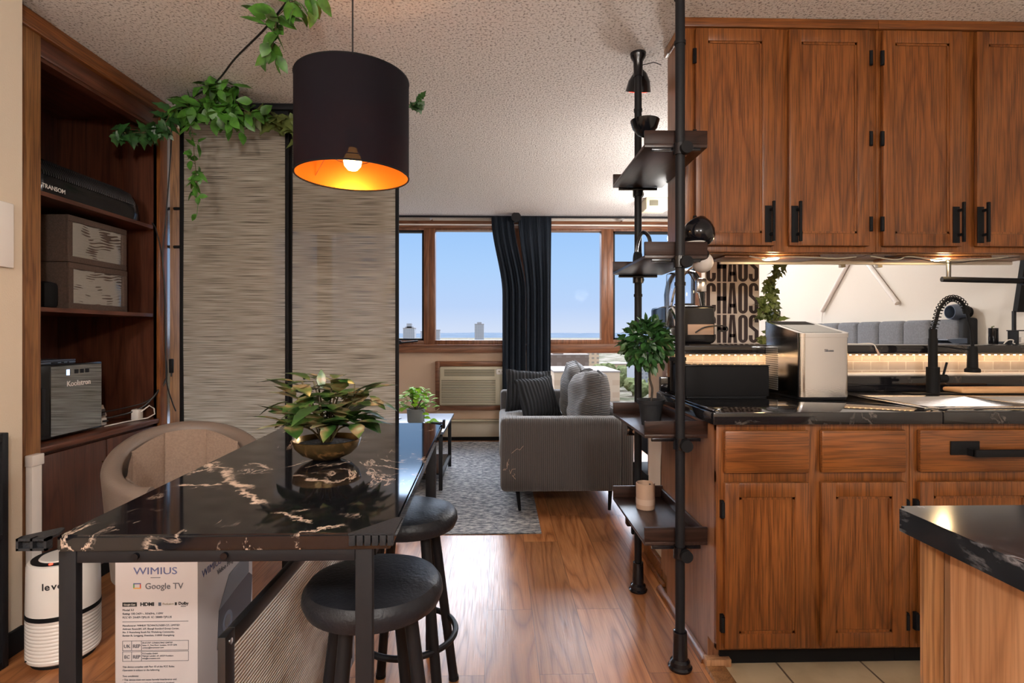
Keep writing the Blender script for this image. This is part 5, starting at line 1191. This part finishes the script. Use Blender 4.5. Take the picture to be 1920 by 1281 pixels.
for i in range(len(P)): g.b.faces.new((A[i], A[(i+1) % len(P)], B[(i+1) % len(P)], B[i]))
g.b.faces.new(A[::-1]); g.b.faces.new(B); obj('lid', g, 'steel', t)
def lz(y): return 1.1828+.055*(y-y0)/(y1-y0)
g = G().quad((x0+.02, y0+.015, lz(y0+.015)), (x1-.02, y0+.015, lz(y0+.015)), (x1-.02, y1-.1, lz(y1-.1)), (x0+.02, y1-.1, lz(y1-.1)))
obj('lid_window', g, 'gloss_black', t, smooth=None)
g = G().quad((x0+.02, y1-.09, lz(y1-.09)), (x1-.02, y1-.09, lz(y1-.09)), (x1-.02, y1-.01, lz(y1-.01)), (x0+.02, y1-.01, lz(y1-.01))); obj('control_panel', g, 'matte_black', t, smooth=None)
text('lettering', 'Silonn', .014, (1.325, y0-.0012, 1.108), FACE_CAM, 'ink', t, 1.1, .0002)
# black box, bits
t = thing('bread_box', 'long low black box standing on the worktop in front of the tiles', 'box', (.945, 2.29, .9145))
obj('body', G().box(.772, 1.122, 2.235, 2.40, .920, 1.045, .004), 'matte_black', t); obj('lid', G().box(.770, 1.124, 2.233, 2.402, 1.0455, 1.050, .001), 'gloss_black', t); obj('foot_rail', G().box(.78, 1.115, 2.245, 2.39, .9145, .920), 'dark_grey', t)
t = thing('black_canister', 'dark canister at the left end of the worktop behind the near pole', 'canister', (.79, 2.43, .9145))
obj('body', G().cyl((.80, 2.42, .9145), (.80, 2.42, 1.06), .035, n=28), 'gloss_black', t); obj('lid', G().cyl((.80, 2.42, 1.0605), (.80, 2.42, 1.075), .037, n=28), 'dark_grey', t)
# on the bar
t = thing('toaster_oven', 'black rounded toaster oven on the bar behind the near pole', 'oven', (.91, 2.69, 1.129))
obj('body', G().box(.795, 1.035, 2.58, 2.84, 1.134, 1.315, .014, 4), 'gloss_black', t); obj('copper_panel', G().box(.90, 1.025, 2.576, 2.5805, 1.175, 1.225, .001), 'terracotta', t, 'pinkish front panel')
obj('foot', G().box(.81, 1.02, 2.60, 2.63, 1.1292, 1.134), 'matte_black', t); obj('foot', G().box(.81, 1.02, 2.79, 2.82, 1.1292, 1.134), 'matte_black', t)
cable('black cord arching over the bar in front of the toaster oven', [(.93, 2.56, 1.185), (.97, 2.55, 1.21), (1.03, 2.55, 1.218), (1.075, 2.56, 1.215), (1.085, 2.56, 1.20), (1.07, 2.56, 1.192), (1.04, 2.56, 1.195)], .0035)
t = thing('glass_dome', 'clear glass and plastic dome standing on top of the black toaster oven', 'dome', (.93, 2.70, 1.315))
obj('dome', G().lathe([(.098, .001), (.10, .06), (.09, .12), (.06, .17), (.02, .185), (0, .186)], (.93, 2.71, 1.316), 36), 'clear_plastic', t)
obj('metal_band', G().tube(smooth_path([(.86, 2.70, 1.32), (.88, 2.68, 1.42), (.94, 2.66, 1.50), (.99, 2.68, 1.52)]), .006).tube(smooth_path([(1.01, 2.70, 1.32), (.98, 2.68, 1.42), (.93, 2.66, 1.49)]), .004), 'chrome', t)
obj('handle_block', G().box(.96, 1.01, 2.62, 2.65, 1.38, 1.45, .008), 'steel', t)
obj('base_ring', G().cyl((.93, 2.71, 1.3155), (.93, 2.71, 1.33), .05, n=28), 'dark_grey', t)
t = thing('glass_carafe', 'clear glass carafe with metal spout at the left end of the bar', 'carafe', (.80, 2.49, 1.1292))
obj('glass', G().box(.775, .835, 2.455, 2.52, 1.21, 1.46, .01, 3), 'clear_plastic', t); obj('base', G().box(.772, .838, 2.452, 2.523, 1.1292, 1.21, .005), 'gloss_black', t)
obj('spout', G().tube(smooth_path([(.79, 2.49, 1.30), (.80, 2.49, 1.285), (.815, 2.49, 1.25), (.82, 2.49, 1.215)]), .012, rad=None), 'chrome', t)
# poster
t = thing('poster', 'cream poster reading CHAOS in tall dark letters, standing on the bar ledge', 'poster', (1.255, 2.90, 1.1292))
obj('sheet', G().box(1.108, 1.400, 2.897, 2.905, 1.1295, 1.72, .001), 'poster', t)
def chaos(z0, h):
    """heavy condensed capitals drawn as thick outlines, five letters across"""
    x, W, s_ = 1.1105, .0548, .0205; g = G(); y0_, y1_ = 2.8962, 2.8969
    def ell(cx_, z0_, z1_, gap=None):
        a, b = W/2-.0015, (z1_-z0_)/2; r = a; n = 28; O, I = [], []
        for k in range(n+1):
            th = 2*math.pi*k/n
            for L_, rr_, rz in ((O, r, r), (I, r-s_, r-s_*.8)):
                px, pz = rr_*math.cos(th), rz*math.sin(th)
                pz += (b-r) if math.sin(th) > 1e-9 else -(b-r) if math.sin(th) < -1e-9 else 0
                L_.append((cx_+px, (z0_+z1_)/2+pz))
        for k in range(n):
            if gap and gap[0] <= k < gap[1]: continue
            g.prism([O[k], O[k+1], I[k+1], I[k]], y0_, y1_)
    cx_ = x+W/2
    def B(a, b, c, d): g.box(a, b, y0_, y1_, c, d)
    # C
    q = W/2-.0015
    def cap(cx_, zc, up):
        n = 14; r = q
        for k in range(n):
            t0, t1 = math.pi*k/n, math.pi*(k+1)/n
            if not up: t0, t1 = t0+math.pi, t1+math.pi
            g.prism([(cx_+r*math.cos(t0), zc+r*math.sin(t0)), (cx_+r*math.cos(t1), zc+r*math.sin(t1)), (cx_+(r-s_)*math.cos(t1), zc+(r-s_*.75)*math.sin(t1)), (cx_+(r-s_)*math.cos(t0), zc+(r-s_*.75)*math.sin(t0))], y0_, y1_)
    top_, bot_ = z0+h-q, z0+q
    cap(cx_, top_, True); cap(cx_, bot_, False); B(cx_-q, cx_-q+s_, bot_, top_); B(cx_+q-s_, cx_+q, top_-h*.13, top_); B(cx_+q-s_, cx_+q, bot_, bot_+h*.13)
    cx_ += W+.003; B(cx_-q, cx_-q+s_, z0, z0+h); B(cx_+q-s_, cx_+q, z0, z0+h); B(cx_-q, cx_+q, z0+h*.42, z0+h*.56)
    cx_ += W+.003
    g.prism([(cx_-q, z0), (cx_-q+s_*.95, z0), (cx_+.001, z0+h), (cx_-q*.52, z0+h)], y0_, y1_); g.prism([(cx_+q, z0), (cx_+q*.52, z0+h), (cx_-.001, z0+h), (cx_+q-s_*.95, z0)], y0_, y1_); B(cx_-q*.6, cx_+q*.6, z0+h*.20, z0+h*.32)
    cx_ += W+.003; cap(cx_, top_, True); cap(cx_, bot_, False); B(cx_-q, cx_-q+s_, bot_, top_); B(cx_+q-s_, cx_+q, bot_, top_)
    cx_ += W+.003; cap(cx_, top_, True); cap(cx_, bot_, False); zm = z0+h/2
    B(cx_-q, cx_-q+s_, zm+h*.07, top_); B(cx_+q-s_, cx_+q, top_-h*.10, top_); B(cx_+q-s_, cx_+q, bot_, zm-h*.07); B(cx_-q, cx_-q+s_, bot_, bot_+h*.10)
    g.prism([(cx_-q, zm+h*.075), (cx_-q+s_, zm+h*.10), (cx_+q, zm-h*.065), (cx_+q-s_, zm-h*.10)], y0_, y1_)
    return g
for k in range(4): obj('lettering', chaos(1.116+k*.172 if k else 1.131, .166 if k else .151), 'poster_ink', t, smooth=None)
garland('hanging_ivy', 'variegated ivy hanging beside the CHAOS poster', [[(1.43, 2.72, 1.62), (1.425, 2.72, 1.54), (1.37, 2.73, 1.44), (1.39, 2.73, 1.36), (1.40, 2.72, 1.28), (1.38, 2.72, 1.20), (1.385, 2.72, 1.15)], [(1.37, 2.73, 1.40), (1.34, 2.73, 1.33), (1.34, 2.73, 1.27)], [(1.38, 2.72, 1.16), (1.34, 2.66, 1.145), (1.30, 2.62, 1.142)]], 'leaf_olive', .042, 3, 31, IVY, spread=.035)
cable('long ivy stem tied up to the ceiling behind the cabinets', [(1.43, 2.72, 1.60), (1.44, 2.72, 2.0), (1.44, 2.72, H-.002)], .002, 'stem', 'stem')
# right end of the bar
t = thing('monitor', 'black monitor edge at the far right above the bar', 'monitor', (2.50, 2.56, 1.1295))
g = G().prism([(2.493, 1.285), (2.555, 1.285), (2.58, 1.56), (2.535, 1.56)], 2.56, 2.585, 'y'); obj('screen', g, 'matte_black', t)
obj('neck', G().box(2.486, 2.498, 2.57, 2.582, 1.142, 1.29), 'dark_grey', t); obj('stand', G().box(2.45, 2.58, 2.53, 2.62, 1.1295, 1.142, .002), 'dark_grey', t)
t = thing('black_cup', 'black cylindrical cup near the right end of the bar', 'cup', (2.38, 2.56, 1.1295))
obj('body', G().lathe([(0, 0), (.017, 0), (.019, .004), (.019, .078), (.017, .078), (.016, .008), (0, .008)], (2.375, 2.56, 1.1295), 28), 'gloss_black', t); obj('contents', G().tube([(2.372, 2.56, 1.14), (2.368, 2.56, 1.214), (2.378, 2.56, 1.216)], .003, 6), 'leaf_olive', t)
t = thing('phone_shelf', 'small black riser plate beside the monitor on the bar', 'riser', (2.47, 2.50, 1.1295))
obj('plate', G().box(2.40, 2.57, 2.46, 2.52, 1.192, 1.197, .001), 'dark_grey', t)
for x in (2.405, 2.565): obj('leg', G().box(x-.003, x+.003, 2.465, 2.515, 1.1295, 1.192), 'dark_grey', t)
solo('tablet', G().prism([(2.235, 1.1475), (2.238, 1.1515), (2.335, 1.158), (2.335, 1.132), (2.262, 1.132)], 2.66, 2.76, 'y'), 'steelblue', 'flat grey tablet lying tilted on the bar left of the black cup', 'tablet')
solo('white_adapter', G().box(2.425, 2.50, 2.47, 2.51, 1.1295, 1.165, .003), 'white_plastic', 'white adapter block under the riser at the right end of the bar', 'adapter')
cable('white cable bunched around the adapter at the right end of the bar', [(2.36, 2.49, 1.133), (2.37, 2.48, 1.15), (2.39, 2.475, 1.15), (2.40, 2.48, 1.134), (2.44, 2.455, 1.14), (2.50, 2.455, 1.132)], .0025, 'white_plastic')
t = thing('usb_cable', 'white cable end drooping over the front of the bar ledge', 'cable', (1.72, 2.5, 1.13))
obj('cord', G().tube(smooth_path([(1.62, 2.55, 1.132), (1.67, 2.5, 1.1325), (1.70, 2.44, 1.134), (1.715, 2.434, 1.11)]), .0022, 6), 'white_plastic', t); obj('plug', G().cyl((1.715, 2.434, 1.11), (1.728, 2.433, 1.082), .004, n=10), 'terracotta_d', t)
# under-cabinet fittings
def puck(label, x):
    t = thing('under_cabinet_light', label, 'light', (x, 2.33, 1.48), 0, 'warm lights under the wall cabinets')
    obj('housing', G().box(x-.21, x+.20, 2.27, 2.42, 1.502, 1.5115, .002), 'oak_side', t)
    obj('diffuser', G().lathe([(0, -.007), (.028, -.005), (.034, 0), (0, 0)], (x, 2.30, 1.5015), 28), 'puck', t)
    l_ = bpy.data.lights.new('puck_light', 'POINT'); l_.energy = 1.0; l_.color = (1, .68, .34); l_.shadow_soft_size = .02
    o = bpy.data.objects.new('puck_light', l_); COL.objects.link(o); o.parent = t; o.location = (0, -.05, -.005)
puck('glowing warm light under the left wall cabinet', 1.16); puck('glowing warm light under the right wall cabinet', 1.90)
cable('grey wire stapled loosely under the left wall cabinet', [(1.05, 2.26, 1.506), (1.10, 2.24, 1.492), (1.13, 2.25, 1.50), (1.22, 2.255, 1.503), (1.32, 2.25, 1.50), (1.42, 2.255, 1.497), (1.5, 2.25, 1.503)], .0028, 'heater')
cable('grey wire looping under the right wall cabinet', [(1.56, 2.25, 1.506), (1.66, 2.24, 1.49), (1.72, 2.25, 1.505), (1.80, 2.24, 1.495), (1.95, 2.25, 1.49), (2.05, 2.24, 1.495), (2.15, 2.25, 1.505)], .0028, 'heater')
cable('black wire crossing under the right wall cabinet', [(1.62, 2.25, 1.505), (1.75, 2.245, 1.496), (1.84, 2.245, 1.482), (1.92, 2.245, 1.478), (2.02, 2.245, 1.49), (2.2, 2.25, 1.505)], .002)
t = thing('cable_raceway', 'pale strip fixed along the rear underside of the wall cabinets', 'raceway', (1.6, 2.44, 1.49))
obj('strip', G().box(1.0, 2.35, 2.435, 2.449, 1.495, 1.511, .002), 'white_plastic', t)
for x in (1.55, 1.72): obj('clip', G().box(x, x+.02, 2.43, 2.45, 1.482, 1.495), 'heater', t)
t = thing('paper_towel_bar', 'black paper towel bar hanging under the right wall cabinet', 'towel bar', (2.05, 2.30, 1.40))
obj('arm', G().cyl((1.945, 2.31, 1.42), (1.945, 2.31, 1.511), .009), 'frame_grey', t); obj('bar', G().cyl((1.915, 2.31, 1.416), (2.245, 2.27, 1.405), .0115), 'matte_black', t); obj('end_cap', G().cyl((2.232, 2.272, 1.405), (2.258, 2.268, 1.405), .017), 'gloss_black', t)
# near counter on the right
t = thing('kitchen_island', 'near right kitchen counter with black marbled top and tan wood side', 'counter', (1.2, .2, 0))
g = G().prism([(.609, .826), (.609, -.7), (1.6, -.7), (1.6, .826)], .880, .914, 'z'); bmesh.ops.bevel(g.b, geom=[e for e in g.b.edges if abs(e.verts[0].co.z-e.verts[1].co.z) > .01], offset=.012, segments=3, affect='EDGES')
obj('worktop', g, 'island_top', t)
obj('side_panel', G().box(.655, .675, -.65, .775, .09, .8795), 'islandwood', t); obj('cabinet_box', G().box(.675, 1.55, -.65, .79, .0, .8795), 'islandwood', t)
obj('corner_strip', G().box(.636, .6545, .785, .808, .0, .8795, .001), 'oak_light', t); obj('back_board', G().box(.66, 1.55, .79, .805, 0, .8795), 'islandwood', t)

# ================================================================ ADDED FILL GLOBES, UNSEEN (behind the camera and behind the wall cabinets)
def globe(label, x, y, z, power, col):
    t = thing('fill_globe', label, 'fill light', (x, y, z), 0)
    obj('stem', G().cyl((0, 0, .10), (0, 0, H-z-.02), .008), 'black_metal', t, local=True); obj('canopy', G().cyl((0, 0, H-z-.02), (0, 0, H-z-.001), .06), 'black_metal', t, local=True)
    g = G(); bmesh.ops.create_uvsphere(g.b, u_segments=28, v_segments=16, radius=.10); obj('globe_shade', g, mat('fill_globe_glow', (.9, .85, .8), .3, emit=col, es=power/(math.pi*4*math.pi*.01)), t, local=True)
globe('added fill globe in the kitchen behind the viewpoint', .45, -1.0, 2.05, 112, (1, .95, .90))
globe('added fill globe in the entry behind the viewpoint', -1.0, -.9, 2.05, 92, (1, .95, .90))
globe('added fill globe in the living room behind the wall cabinets', 1.32, 3.6, 1.80, 28, (1, .96, .92))
globe('added fill globe in the living room nearer the window wall', 1.63, 4.9, 2.05, 36, (1, .96, .92))
